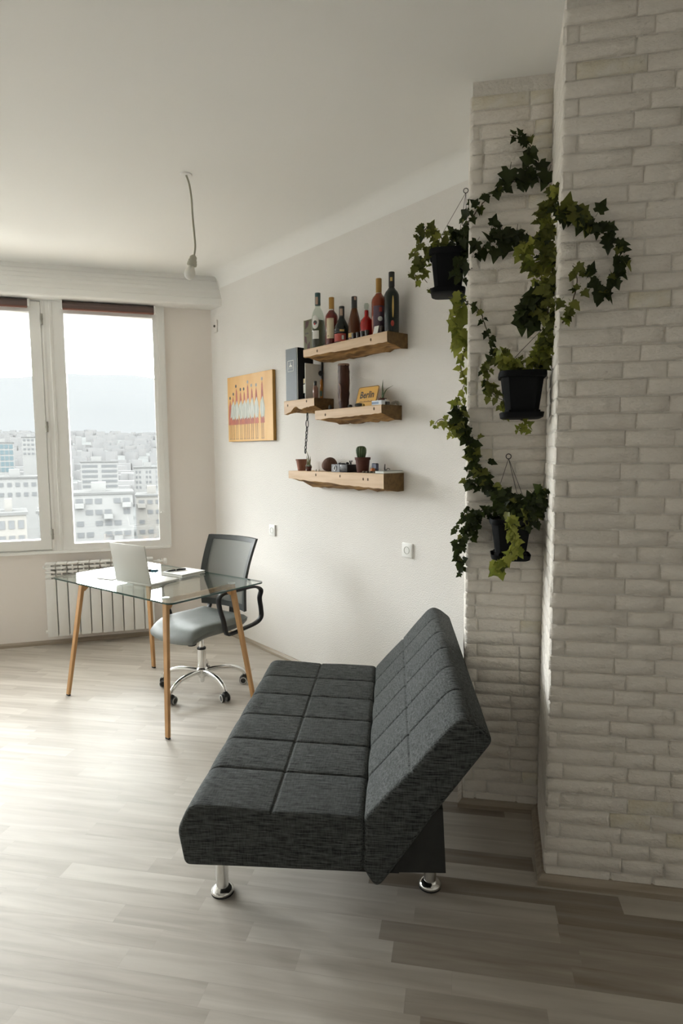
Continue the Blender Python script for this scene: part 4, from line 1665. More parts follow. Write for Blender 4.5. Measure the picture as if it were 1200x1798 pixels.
for x, h_, r in ((.03, .010, .012), (.0, .008, .016), (-.04, .013, .010)):
    bm = B()
    lathe(bm, [(r, .046), (r, .046 + h_ * .6), (r * .5, .046 + h_)], 12, mx=Matrix.Translation((x, -.005, 0)))
    obj('dial', bm, M_black, cs, smooth=40)
bm = B()
tube(bm, [(-.078 + .012 * math.cos(a), .0, .06 + .013 * math.sin(a)) for a in [2 * math.pi * k / 3 + .5 for k in range(3)]], .0045, 6, closed=True)
obj('key_grip', bm, M_black, cs)
t = thing('potted_cactus', 'ribbed green cactus in a brown square-rimmed pot on the lowest shelf', 'plant', PR(2.765, .088, ZL), ROT_R, 'potted succulents on the shelves')
pot(t, .034, .043, .088, M_terrad, .01)
bm = B()
N = 36
prof = [(.018, .075), (.023, .095), (.027, .115), (.0275, .13), (.025, .142), (.018, .150), (.008, .153)]
rings = []
for r, z in prof:
    rings.append([bm.verts.new(((r * (1 + .13 * math.cos(12 * 2 * math.pi * k / N))) * math.cos(2 * math.pi * k / N) + .012, (r * (1 + .13 * math.cos(12 * 2 * math.pi * k / N))) * math.sin(2 * math.pi * k / N), z)) for k in range(N)])
for a, b_ in zip(rings, rings[1:]):
    for k in range(N):
        bm.faces.new((a[k], a[(k + 1) % N], b_[(k + 1) % N], b_[k]))
bm.faces.new(rings[0][::-1]); bm.faces.new(rings[-1])
obj('cactus_body', bm, pm('cactus_green', (.025, .06, .016), .5, col2=(.07, .10, .035), vs_=(60, 60, 15)), t, smooth=80)
t = thing('toy_figure', 'small blue and orange toy figure behind the cactus pot', 'toy', PR(2.675, .075, ZL), ROT_R)
bm = B()
box(bm, -.022, .018, -.012, .008, 0, .054, .004)
obj('toy_body', bm, pm('toy_blue', (.03, .035, .075), .4, col2=(.10, .12, .2), vs_=(50, 50, 50)), t)
bm = B()
lathe(bm, [(.012, 0), (.016, .006), (.016, .016), (.010, .024), (.003, .028)], 14, mx=Matrix.Translation((-.006, .018, 0)))
obj('toy_head', bm, pm('toy_orange', (.48, .14, .03), .5), t, smooth=50)
for i, u in enumerate((2.702, 2.672, 2.640, 2.608)):
    t = thing('coin_stack', 'tiny metal trinket on the lowest shelf front edge, %s from the cactus pot' % ('first', 'second', 'third', 'fourth')[i], 'trinket', PR(u, .132, ZL), ROT_R, 'trinkets on the lowest shelf')
    bm = B()
    lathe(bm, [(.011, 0), (.011, .004), (.0105, .0045), (.0105, .008), (.007, .011)], 12)
    obj('disc', bm, pm('brass_trinket', (.10, .085, .06), .35, .7), t, smooth=40)
for i, u in enumerate((3.165, 3.135)):
    t = thing('glass_bead', ('tiny white bead by the succulent on the lowest shelf', 'tiny white bead by the coconut on the lowest shelf')[i], 'bead', PR(u, .13, ZL), ROT_R)
    bm = B()
    lathe(bm, [(.004, 0), (.007, .003), (.0075, .008), (.004, .013)], 10)
    obj('bead', bm, M_wlab, t, smooth=60)
t = thing('driftwood_twig', 'small black branching twig near the end of the lowest shelf', 'twig', PR(2.60, .055, ZL), ROT_R)
bm = B()
tube(bm, smooth_path([(-.03, 0, .006), (0, .0, .010), (.012, 0, .022), (.010, 0, .05)], 4), [.006] * 6 + [.0055, .005, .0045, .004, .0035, .003, .002], 6)
obj('twig', bm, M_print, t, smooth=60)
bm = B()
tube(bm, smooth_path([(.004, 0, .012), (-.02, .006, .026), (-.038, .008, .02)], 4), .003, 6)
obj('side_twig', bm, M_print, t, smooth=60)
t = thing('flat_booklet', 'thin grey booklet lying across the near end of the lowest shelf', 'booklet', PR(2.548, .078, ZL), ROT_R)
bm = B()
box(bm, -.034, .034, -.064, .076, .002, .012)
obj('pages', bm, M_wlab, t)
bm = B()
box(bm, -.036, .036, -.066, .078, .012, .0145)
obj('cover', bm, pm('booklet_cover', (.16, .18, .15), .4), t)
bm = B()
box(bm, -.036, .036, -.066, .078, .0, .002)
obj('back_cover', bm, pm('booklet_cover', (.16, .18, .15), .4), t)
# hanging black chain under the short shelf
t = thing('hanging_chain', 'black iron chain hanging from the short shelf towards the lowest one', 'chain', PR(3.36, .05, 1.762), ROT_R)
M_iron = pm('black_iron', (.01, .01, .01), .45)
z = 0.
for k in range(9):
    ln = .052 if k in (0, 1) else .030
    bm = B()
    w_ = .010 if k in (1,) else .0065
    pts = [(math.sin(a) * w_, 0, -ln / 2 + math.cos(a) * ln / 2) for a in [2 * math.pi * i / 12 for i in range(12)]]
    if k % 2:
        pts = [(p[1], p[0], p[2]) for p in pts]
    tube(bm, pts, .0032, 6, closed=True)
    obj('link', bm, M_iron, t, (.0035 * k, 0, z), smooth=60)
    z -= ln - .006
t = thing('wall_hook', 'black iron wall hook with a knob between the top and short shelves', 'hook', PR(3.248, 0, 1.93), ROT_R)
bm = B()
tube(bm, [(0, .010, .15), (0, .010, .0), (0, .014, -.03)], .006, 8)
obj('hook_rod', bm, M_iron, t, smooth=50)
bm = B()
bmesh.ops.create_icosphere(bm, subdivisions=2, radius=.017, matrix=Matrix.Translation((0, .022, .075)))
obj('hook_knob', bm, M_iron, t, smooth=80)

# ---- canvas painting of a row of figures
t = thing('canvas_painting', 'orange canvas painting of a row of thin red-robed figures', 'painting', PR(4.135, 0, 1.592), ROT_R)
PWI, PHE, PDE = .655, .498, .028
M_canvas = pm('painted_canvas', (.62, .33, .075), .5, col2=(.70, .42, .13), vs_=(9, 3, 3), vdet=4, bump=.0006, bs=(250, 250, 250))
M_cside = pm('canvas_side', (.36, .19, .03), .6)
bm = B()
box(bm, -PWI / 2, PWI / 2, .002, PDE, 0, PHE, .002)
for f in bm.faces:
    f.normal_update()
    f.material_index = 0 if f.normal.y > .9 else 1
cv = obj('canvas', bm, [M_canvas, M_cside], t)
M_pr = pm('paint_red', (.42, .09, .03), .55, col2=(.30, .055, .02), vs_=(20, 20, 20))
M_pg = pm('paint_grey', (.40, .43, .37), .55, col2=(.62, .62, .55), vs_=(60, 60, 12))
M_pd = pm('paint_dark', (.03, .028, .018), .55)
M_pl = pm('paint_leg', (.16, .085, .02), .55)
def pp(a, b_):        # a from the left edge, b from the bottom
    return (PWI / 2 - a * PWI, b_ * PHE)
rf = random.Random(4)
figs = [(.06, .68), (.13, .735), (.215, .85), (.31, .79), (.395, .79), (.475, .885), (.565, .825), (.66, .82), (.785, .895)]
lean = [0, .01, -.01, 0, -.01, 0, -.01, .0, .0]
for i, ((a, hb), ln) in enumerate(zip(figs, lean)):
    dy = PDE + .0003
    bx = B()
    wb = .042
    prism(bx, [pp(a - wb, .26), pp(a + wb, .26), pp(a + wb * .9, .42), pp(a + .03, .56), pp(a + .012, hb - .08), pp(a + ln * .5, hb - .03), pp(a - .014, hb - .08), pp(a - .03, .55), pp(a - wb * .9, .42)], dy, dy + .0004, 'y')
    fg = obj('painted_figure', bx, M_pr, cv)
    bx = B()
    top = .60 + .02 * (i > 4)
    zz = [pp(a - .052, .46), pp(a - .03, .36), pp(a - .012, .33), pp(a + .015, .36), pp(a + .035, .33), pp(a + .055, .46), pp(a + .035, .57), pp(a + .01, top + .03), pp(a - .018, top - .02), pp(a - .04, .56)]
    if i == 0:
        zz = [pp(a - .0, .36), pp(a + .05, .40), pp(a + .05, .52), pp(a + .02, .5)]
    prism(bx, zz, dy + .0006, dy + .001, 'y')
    obj('shield', bx, M_pg, fg)
    for sx in (-.018, .016):
        bx = B()
        prism(bx, [pp(a + sx - .004, .045), pp(a + sx + .004, .045), pp(a + sx + .005, .26), pp(a + sx - .005, .26)], dy, dy + .0004, 'y')
        obj('thin_leg', bx, M_pl, fg)
        bx = B()
        prism(bx, [pp(a + sx - .007, .03), pp(a + sx + .007, .03), pp(a + sx + .005, .05), pp(a + sx - .005, .05)], dy, dy + .0005, 'y')
        obj('foot', bx, M_pd, fg)
    bx = B()
    hw = .017
    prism(bx, [pp(a + ln + hw * math.cos(q), hb + .026 * math.sin(q)) for q in [2 * math.pi * k / 10 for k in range(10)]], dy + .0002, dy + .0006, 'y')
    obj('head', bx, M_pd if i < 5 else pm('glare_head', (.30, .30, .25), .55), fg)  # right-hand heads paler: window glare put into their colour

# ================================================================== ivy in hanging pots on the brick pillar
M_pot = pm('black_planter', (.005, .0055, .0065), .7, spec=.15)
M_wire = pm('hanger_wire', (.05, .045, .04), .45, .5)
M_vine = pm('ivy_stem', (.055, .035, .018), .75, col2=(.09, .07, .03), vs_=(40, 40, 40))
LEAFM = [leaf_mat('ivy_dark', (.016, .024, .006), (.036, .050, .011)),
         leaf_mat('ivy_mid', (.055, .068, .010), (.185, .190, .042)),
         leaf_mat('ivy_bright', (.12, .15, .016), (.31, .32, .065))]
def leaf_mesh(name, outline, fold, mat):
    bm = B()
    rib = [(0, 0), (0, .3), (0, .62), (0, 1.0)]
    vr = [bm.verts.new((0, y, 0 - .10 * y * y)) for _, y in rib]
    for s in (1, -1):
        vs2 = [bm.verts.new((x * s, y, fold * abs(x) - .10 * y * y - .05 * abs(x) * y)) for x, y in outline]
        seq = [vr[0]] + vs2 + [vr[3]]
        n = len(vs2)
        # fan: base part to rib[1], mid to rib[2]
        third = max(1, n // 2)
        for k in range(len(seq) - 1):
            a, b_ = seq[k], seq[k + 1]
            c = vr[1] if k < third else vr[2]
            if a in (c,) or b_ in (c,):
                continue
            bm.faces.new((a, b_, c) if s > 0 else (b_, a, c))
            if k + 1 == third:
                bm.faces.new((b_, vr[2], vr[1]) if s > 0 else (vr[2], b_, vr[1]))
    # petiole
    p = [bm.verts.new((-.018, 0, 0)), bm.verts.new((.018, 0, 0)), bm.verts.new((.012, -.35, .06)), bm.verts.new((-.012, -.35, .06))]
    bm.faces.new(p)
    me = bpy.data.meshes.new(name)
    bm.to_mesh(me)
    bm.free()
    for q in me.polygons:
        q.use_smooth = True
    me.materials.append(mat)
    return me
OUT = [[(.20, -.13), (.44, -.02), (.33, .14), (.56, .36), (.28, .44), (.18, .68)],
       [(.16, -.10), (.33, .0), (.28, .18), (.44, .32), (.24, .46), (.14, .74)],
       [(.22, -.08), (.40, .08), (.36, .26), (.46, .40), (.30, .52), (.16, .76)]]
LEAVES = [[leaf_mesh('ivy_leaf', o_, f_, m) for o_, f_ in zip(OUT, (.32, .45, .22))] for m in LEAFM]
def planter(label, u, d, z, hw, h, hook, turn=0.):
    t = thing('hanging_ivy', label, 'plant', PB(u, d, z), ROT_B, 'ivy pots hung on the brick pillar')
    NS = 40
    def sq(r, k, rib=0.):
        a = 2 * math.pi * k / NS
        c, s = math.cos(a), math.sin(a)
        q = (abs(c) ** 5 + abs(s) ** 5) ** (-1 / 5)
        rr = r * q * (1 - rib * (k % 2))
        x, y = rr * c, rr * s
        return x * math.cos(turn) - y * math.sin(turn), x * math.sin(turn) + y * math.cos(turn)
    bm = B()
    rings = []
    for r, zz, rb_ in ((hw * .70, .016, .03), (hw * .90, h * .86, .03), (hw * .92, h * .87, 0), (hw, h * .875, 0), (hw * 1.02, h * .93, 0), (hw, h, 0), (hw * .93, h, 0), (hw * .90, h * .93, 0)):
        rings.append([bm.verts.new((*sq(r, k, rb_), zz)) for k in range(NS)])
    for a, b_ in zip(rings, rings[1:]):
        for k in range(NS):
            bm.faces.new((a[k], a[(k + 1) % NS], b_[(k + 1) % NS], b_[k]))
    bm.faces.new(rings[0][::-1])
    pt = obj('pot', bm, M_pot, t, smooth=35)
    bm = B()
    bm.faces.new([bm.verts.new((*sq(hw * .91, k), h * .94)) for k in range(NS)])
    obj('soil', bm, M_soil, t)
    bm = B()
    rings = []
    for r, zz in ((hw * .80, 0), (hw * .90, .004), (hw * .94, .022), (hw * .90, .022), (hw * .84, .008)):
        rings.append([bm.verts.new((*sq(r, k), zz)) for k in range(NS)])
    for a, b_ in zip(rings, rings[1:]):
        for k in range(NS):
            bm.faces.new((a[k], a[(k + 1) % NS], b_[(k + 1) % NS], b_[k]))
    bm.faces.new(rings[0][::-1]); bm.faces.new(rings[-1])
    sa = obj('saucer', bm, M_pot, t, smooth=40)
    for a in (.7, 2.4, 3.9, 5.5):
        bm = B()
        box(bm, -.012, .012, -.006, .006, .0, .030, .002, mx=Matrix.Translation((hw * .86 * math.cos(a), hw * .86 * math.sin(a), 0)) @ Matrix.Rotation(a + math.pi / 2, 4, 'Z'))
        obj('saucer_clip', bm, M_pot, sa)
    hk = Vector(hook) - Vector((u, d, z))
    bm = B()
    for k in (2, 18, 33):
        x, y = sq(hw * .99, k)
        tube(bm, [(x, y, h * .97), ((x + hk.x) / 2, (y + hk.y) / 2, (h + hk.z) / 2), tuple(hk)], .0011, 5)
    hg = obj('hanger', bm, M_wire, t)
    bm = B()
    tube(bm, [hk + Vector((0, 0, .008 + .010 * math.cos(a))) + Vector((.010 * math.sin(a), 0, 0)) for a in [2 * math.pi * i / 12 for i in range(12)]], .0018, 6, closed=True)
    obj('hook_ring', bm, M_wire, hg)
    return t
plants = [planter('topmost ivy in a black pot hung round the left side of the brick pillar', -.060, 2.84, 2.175, .080, .185, (.012, 2.84, 2.60)),
          planter('yellow-green ivy in the middle black pot, climbing up the brick corner', .218, 2.40, 1.618, .082, .168, (.300, 2.38, 1.95)),
          planter('lowest ivy in a black pot hung by a wire triangle on the brick pillar', .195, 2.50, 1.082, .080, .160, (.189, 2.582, 1.472))]
BASES = [Vector((-.060, 2.84, 2.175)), Vector((.218, 2.40, 1.618)), Vector((.195, 2.50, 1.082))]
VINES = [
  (0, [(0.005,2.75,2.358),(0.013,2.7,2.399),(0.027,2.58,2.396),(0.065,2.57,2.435),(0.095,2.57,2.478),(0.14,2.57,2.508),(0.185,2.57,2.519),(0.245,2.57,2.521),(0.282,2.57,2.529)], 0.034, 24, 0.016, 0),
  (0, [(0.245,2.565,2.519),(0.243,2.565,2.582),(0.254,2.565,2.614),(0.242,2.565,2.648),(0.212,2.565,2.676),(0.171,2.565,2.688)], 0.036, 11, 0.012, 0),
  (0, [(0.026,2.62,2.238),(0.067,2.575,2.277),(0.113,2.57,2.31),(0.139,2.57,2.324)], 0.045, 8, 0.02, 0),
  (0, [(0.139,2.565,2.322),(0.174,2.565,2.301),(0.219,2.565,2.29),(0.272,2.565,2.29)], 0.062, 7, 0.014, 0),
  (0, [(0.12,2.565,2.323),(0.123,2.565,2.353),(0.119,2.565,2.384)], 0.035, 4, 0.01, 0),
  (0, [(-0.055,2.85,2.351),(-0.081,2.82,2.403),(-0.141,2.8,2.451),(-0.176,2.8,2.42),(-0.193,2.8,2.37),(-0.206,2.8,2.303),(-0.197,2.8,2.251)], 0.034, 30, 0.03, 1),
  (0, [(-0.072,2.83,2.355),(-0.125,2.83,2.392),(-0.16,2.83,2.343),(-0.168,2.83,2.275),(-0.15,2.83,2.231)], 0.034, 26, 0.03, 1),
  (0, [(-0.115,2.8,2.382),(-0.132,2.8,2.425),(-0.141,2.8,2.468)], 0.032, 6, 0.01, 2),
  (0, [(-0.064,2.85,2.36),(-0.047,2.85,2.41),(-0.012,2.85,2.425),(0.014,2.85,2.389)], 0.036, 26, 0.03, 0),
  (0, [(0.014,2.78,2.326),(-0.003,2.78,2.385),(0.004,2.78,2.434)], 0.036, 14, 0.025, 0),
  (0, [(-0.011,2.72,2.301),(-0.019,2.72,2.253),(-0.01,2.72,2.203)], 0.032, 9, 0.02, 0),
  (0, [(-0.027,2.76,2.164),(-0.013,2.76,2.113),(-0.013,2.76,2.046),(-0.004,2.76,1.986),(0.003,2.76,1.964),(0.013,2.76,1.926)], 0.052, 16, 0.022, 2),
  (0, [(0.013,2.76,1.926),(-0.001,2.76,1.869),(0.005,2.76,1.824),(0.021,2.76,1.805),(0.002,2.76,1.754),(0.012,2.76,1.728),(-0.013,2.76,1.706)], 0.032, 13, 0.014, 2),
  (0, [(-0.001,2.72,2.137),(0.027,2.6,2.084),(0.07,2.575,2.045),(0.091,2.575,1.989),(0.111,2.575,1.926),(0.121,2.575,1.893),(0.141,2.575,1.862)], 0.028, 15, 0.014, 0),
  (0, [(0.019,2.63,2.491),(0.023,2.63,2.452),(-0.004,2.7,2.44),(0.008,2.72,2.414)], 0.022, 6, 0.012, 0),
  (0, [(0.141,2.57,2.489),(0.133,2.57,2.512)], 0.02, 4, 0.02, 0),
  (1, [(0.29,2.4,1.795),(0.291,2.37,1.823),(0.297,2.34,1.861),(0.302,2.33,1.895),(0.303,2.32,1.925),(0.291,2.31,1.957),(0.295,2.3,2.009),(0.297,2.3,2.057)], 0.034, 60, 0.03, 1),
  (1, [(0.253,2.4,1.802),(0.255,2.38,1.837),(0.278,2.36,1.859),(0.28,2.34,1.898)], 0.036, 30, 0.025, 2),
  (1, [(0.294,2.3,2.057),(0.303,2.3,2.104),(0.298,2.3,2.158),(0.287,2.3,2.212),(0.286,2.3,2.266),(0.29,2.29,2.309),(0.298,2.28,2.337),(0.299,2.27,2.359)], 0.036, 55, 0.026, 1),
  (1, [(0.285,2.3,2.159),(0.274,2.3,2.2),(0.269,2.3,2.247),(0.265,2.3,2.294)], 0.032, 34, 0.024, 1),
  (1, [(0.267,2.32,2.152),(0.234,2.32,2.144),(0.206,2.32,2.17),(0.205,2.32,2.197),(0.233,2.32,2.195)], 0.034, 20, 0.018, 2),
  (1, [(0.28,2.31,2.128),(0.26,2.31,2.116),(0.233,2.31,2.131),(0.212,2.31,2.153)], 0.036, 12, 0.016, 2),
  (1, [(0.298,2.31,2.066),(0.281,2.31,2.074),(0.261,2.31,2.095)], 0.034, 8, 0.018, 2),
  (1, [(0.298,2.33,2.057),(0.271,2.33,2.038),(0.237,2.33,2.019),(0.21,2.33,1.993)], 0.06, 9, 0.02, 0),
  (1, [(0.267,2.34,1.964),(0.246,2.34,1.993),(0.232,2.34,1.973),(0.212,2.34,1.967)], 0.05, 7, 0.018, 0),
  (1, [(0.299,2.26,2.317),(0.306,2.15,2.25),(0.333,2.125,2.233),(0.364,2.125,2.213),(0.401,2.125,2.186),(0.437,2.125,2.165),(0.474,2.125,2.132),(0.478,2.125,2.095),(0.47,2.125,2.053),(0.453,2.125,2.017),(0.436,2.125,1.987),(0.418,2.125,1.988),(0.399,2.125,2.026),(0.383,2.125,2.058)], 0.036, 52, 0.02, 0),
  (1, [(0.302,2.12,2.258),(0.338,2.12,2.243),(0.357,2.12,2.224),(0.376,2.12,2.192)], 0.05, 8, 0.02, 1),
  (1, [(0.306,2.2,1.904),(0.329,2.125,1.918),(0.34,2.125,1.961),(0.351,2.125,2.01),(0.353,2.125,2.047),(0.34,2.125,2.079)], 0.034, 10, 0.02, 1),
  (1, [(0.329,2.125,1.918),(0.328,2.125,1.949),(0.303,2.125,1.963)], 0.03, 4, 0.014, 1),
  (1, [(0.163,2.42,1.802),(0.141,2.42,1.824),(0.103,2.42,1.82),(0.096,2.42,1.765),(0.116,2.42,1.714),(0.159,2.4,1.681)], 0.03, 32, 0.022, 1),
  (1, [(0.196,2.42,1.795),(0.179,2.42,1.823),(0.152,2.42,1.846),(0.141,2.42,1.863)], 0.034, 28, 0.03, 2),
  (1, [(0.239,2.42,1.799),(0.207,2.42,1.806),(0.185,2.42,1.818)], 0.03, 14, 0.026, 1),
  (1, [(0.159,2.4,1.681),(0.156,2.4,1.645),(0.168,2.4,1.629)], 0.024, 8, 0.014, 2),
  (1, [(0.214,2.4,1.617),(0.235,2.4,1.6),(0.23,2.4,1.583),(0.209,2.4,1.584)], 0.026, 12, 0.018, 2),
  (1, [(0.104,2.43,1.755),(0.088,2.43,1.722),(0.1,2.43,1.71)], 0.024, 6, 0.014, 1),
  (2, [(0.167,2.5,1.253),(0.149,2.52,1.317),(0.127,2.54,1.358),(0.092,2.56,1.399),(0.068,2.57,1.447),(0.052,2.57,1.496),(0.04,2.57,1.544),(0.012,2.57,1.587),(-0.003,2.575,1.617),(0.006,2.58,1.665)], 0.036, 84, 0.03, 0),
  (2, [(0.11,2.565,1.362),(0.08,2.565,1.374),(0.051,2.565,1.374),(0.032,2.565,1.386)], 0.03, 16, 0.02, 0),
  (2, [(0.007,2.6,1.582),(-0.024,2.6,1.594),(-0.042,2.6,1.582)], 0.032, 16, 0.022, 2),
  (2, [(0,2.6,1.612),(-0.042,2.6,1.613),(-0.079,2.6,1.632),(-0.103,2.6,1.614)], 0.03, 8, 0.016, 2),
  (2, [(-0.006,2.6,1.643),(-0.009,2.6,1.679),(-0.019,2.6,1.704)], 0.032, 7, 0.014, 2),
  (2, [(0.177,2.48,1.255),(0.176,2.48,1.308),(0.158,2.48,1.349)], 0.038, 26, 0.03, 0),
  (2, [(0.21,2.47,1.251),(0.215,2.47,1.292),(0.197,2.47,1.321)], 0.038, 26, 0.03, 0),
  (2, [(0.232,2.46,1.241),(0.257,2.44,1.289),(0.281,2.42,1.325),(0.311,2.4,1.344)], 0.038, 40, 0.028, 0),
  (2, [(0.252,2.44,1.231),(0.279,2.44,1.266),(0.306,2.44,1.301)], 0.036, 22, 0.026, 0),
  (2, [(0.143,2.5,1.265),(0.11,2.53,1.274),(0.075,2.55,1.26),(0.046,2.56,1.234),(0.028,2.56,1.203),(0.011,2.57,1.164),(0.002,2.58,1.119)], 0.032, 46, 0.024, 0),
  (2, [(0.082,2.55,1.247),(0.058,2.55,1.204),(0.041,2.55,1.167)], 0.03, 16, 0.02, 0),
  (2, [(0.002,2.6,1.116),(-0.007,2.6,1.071),(0.015,2.6,1.053),(0.009,2.6,1.008)], 0.03, 16, 0.018, 0),
  (2, [(0.016,2.58,1.219),(0.019,2.58,1.256),(0.025,2.58,1.275)], 0.026, 6, 0.012, 0),
  (2, [(0.169,2.37,1.266),(0.186,2.37,1.238),(0.192,2.37,1.193),(0.206,2.37,1.154),(0.193,2.37,1.12)], 0.034, 28, 0.018, 2),
  (2, [(0.178,2.38,1.112),(0.161,2.38,1.094),(0.139,2.38,1.082),(0.129,2.38,1.053)], 0.036, 13, 0.02, 2),
]
BIG = [(0, 0.173, 2.56, 2.56, 0.082, 190, 0), (0, 0.229, 2.56, 2.552, 0.08, 175, 0), (0, 0.314, 2.56, 2.541, 0.075, 200, 0), (0, 0.28, 2.56, 2.576, 0.062, 150, 0), (0, 0.242, 2.56, 2.605, 0.06, 200, 0), (0, 0.212, 2.56, 2.674, 0.05, 150, 0), (0, 0.15, 2.56, 2.342, 0.075, 165, 0), (0, 0.203, 2.56, 2.335, 0.072, 185, 0), (0, 0.237, 2.56, 2.314, 0.05, 200, 0), (0, 0.128, 2.56, 2.276, 0.06, 190, 0), (0, 0.055, 2.56, 2.307, 0.055, 210, 0), (0, 0.112, 2.56, 2.364, 0.045, 20, 0), (1, 0.231, 2.335, 2.014, 0.085, 200, 0), (1, 0.204, 2.335, 1.973, 0.075, 175, 0), (1, 0.271, 2.335, 2.046, 0.07, 220, 0), (1, 0.249, 2.335, 1.95, 0.06, 200, 0), (1, 0.332, 2.118, 2.249, 0.06, 190, 0), (1, 0.368, 2.118, 2.222, 0.065, 200, 0), (1, 0.41, 2.118, 2.231, 0.045, 30, 0), (1, 0.32, 2.118, 2.238, 0.05, 240, 0), (0, -0.009, 2.75, 2.144, 0.07, 200, 2), (0, -0, 2.75, 2.069, 0.075, 190, 2), (0, -0.026, 2.75, 2.053, 0.06, 210, 2), (0, 0, 2.75, 2.01, 0.05, 170, 2)]
rv = random.Random(21)
TOTAL = [sum(max(2, int(round(v[3] * 1.3))) for v in VINES if v[0] == k) for k in range(3)]
SHARE = [min(1., 268. / t_) for t_ in TOTAL]
SMALL = [bmesh.new() for _ in range(3)]
for pi, pts, size, cnt, spread, tone in VINES:
    t, base = plants[pi], BASES[pi]
    P = smooth_path([Vector(p) - base for p in pts], 6)
    n = len(P)
    P = [p + Vector((rv.uniform(-.002, .002), rv.uniform(-.002, .002), rv.uniform(-.002, .002))) for p in P]
    bm = B()
    tube(bm, P, [.0028 * (1 - .55 * i / (n - 1)) for i in range(n)], 5)
    obj('stem', bm, M_vine, t, smooth=80)
    cnt = max(2, int(round(cnt * 1.3)))
    for k in range(cnt):
        q = (k + rv.random()) / cnt * (n - 1)
        i = min(n - 2, int(q))
        p = P[i].lerp(P[i + 1], q - i)
        tg = (P[i + 1] - P[i]).normalized()
        side = Vector((tg.z, 0, -tg.x))
        if side.length < .1:
            side = Vector((1, 0, 0))
        side.normalize()
        sg = 1 if k % 2 else -1
        p = p + Vector((rv.gauss(0, .5) * spread, rv.uniform(-1.0, .15) * spread, rv.gauss(0, .5) * spread))
        tip = side * sg * rv.uniform(.2, 1.0) + Vector((0, 0, -rv.uniform(.15, 1.1))) + tg * rv.uniform(-.2, .7) + Vector((0, -.35 * rv.random(), 0))
        tip.normalize()
        nr_ = Vector((rv.gauss(0, .45), -1, rv.gauss(.35, .4)))
        nr_ = nr_ - tip * nr_.dot(tip)
        nr_.normalize()
        xx = tip.cross(nr_)
        s = size * rv.uniform(.75, 1.3) * .98
        tn = tone if rv.random() < .78 else max(0, min(2, tone + rv.choice((-1, 1))))
        me = LEAVES[tn][rv.randrange(3)]
        M3 = Matrix(((xx.x, tip.x, nr_.x, p.x), (xx.y, tip.y, nr_.y, p.y), (xx.z, tip.z, nr_.z, p.z), (0, 0, 0, 1)))
        if rv.random() > SHARE[pi]:
            # the smallest leaves of the densest plants, past the limit of single parts
            tb = bmesh.new()
            tb.from_mesh(me)
            tb.transform(M3 @ Matrix.Scale(s * .85, 4))
            for f in tb.faces:
                f.material_index = tn
            tm = bpy.data.meshes.new('t')
            tb.to_mesh(tm)
            tb.free()
            SMALL[pi].from_mesh(tm)
            bpy.data.meshes.remove(tm)
            continue
        o = bpy.data.objects.new('leaf', me)
        link(o, t)
        o.matrix_local = M3 @ Matrix.Scale(s, 4)
for pi in range(3):
    if len(SMALL[pi].verts):
        me = bpy.data.meshes.new('small_leaves')
        for f in SMALL[pi].faces:
            f.smooth = True
        SMALL[pi].to_mesh(me)
        for m in LEAFM:
            me.materials.append(m)
        tag(link(bpy.data.objects.new('small_leaves', me), plants[pi]), kind='stuff')
# the few broad old leaves that stand out on the white brick
def big_leaf(pi, u, d, z, size, ang, tone=0, tilt=.2):
    t, base = plants[pi], BASES[pi]
    tip = Vector((math.sin(R_(ang)), -.12, math.cos(R_(ang)))).normalized()
    nr_ = Vector((tilt, -1, .25))
    nr_ = (nr_ - tip * nr_.dot(tip)).normalized()
    xx = tip.cross(nr_)
    o = bpy.data.objects.new('leaf', LEAVES[tone][0])
    link(o, t)
    p = Vector((u, d, z)) - base
    M3 = Matrix(((xx.x, tip.x, nr_.x, p.x), (xx.y, tip.y, nr_.y, p.y), (xx.z, tip.z, nr_.z, p.z), (0, 0, 0, 1)))
    o.matrix_local = M3 @ Matrix.Scale(size, 4)
for a in BIG:
    big_leaf(*a)

# ================================================================== the city outside, its haze put into dark, low-contrast base colours
GZ = -46.
M_fac = pm('hazed_facade', (.0345, .0345, .0336), .9, col2=(.037, .037, .036), vs_=(.2, .2, .2), spec=.0)  # dark base colour, stands in for haze and overexposure
M_fac2 = pm('hazed_warm_facade', (.0365, .0350, .0320), .9, col2=(.0345, .0335, .0315), vs_=(.3, .3, .3), spec=.0)
M_win = pm('hazed_window', (.0225, .0231, .0235), .7, spec=.0)
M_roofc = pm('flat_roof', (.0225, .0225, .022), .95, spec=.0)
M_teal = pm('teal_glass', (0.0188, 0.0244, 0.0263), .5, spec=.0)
M_city = pm('hazed_city', (.0335, .0336, .0335), .95, col2=(.0365, .0361, .0356), vs_=(.05, .05, .05), vdet=1, spec=.0)
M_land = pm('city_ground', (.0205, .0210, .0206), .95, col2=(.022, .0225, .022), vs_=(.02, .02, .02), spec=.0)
M_hill = pm('hazed_mountain', (.0214, .0219, .0221), .95, col2=(.0219, .0224, .0226), vs_=(.004, .004, .004), spec=.0)  # haze put into the mountain's nearly flat grey
M_bounce = pm('bounce_paving', (.085, .083, .078), .9, col2=(.10, .098, .092), vs_=(.1, .1, .1))  # lighter than the city ground, to send light up into the room
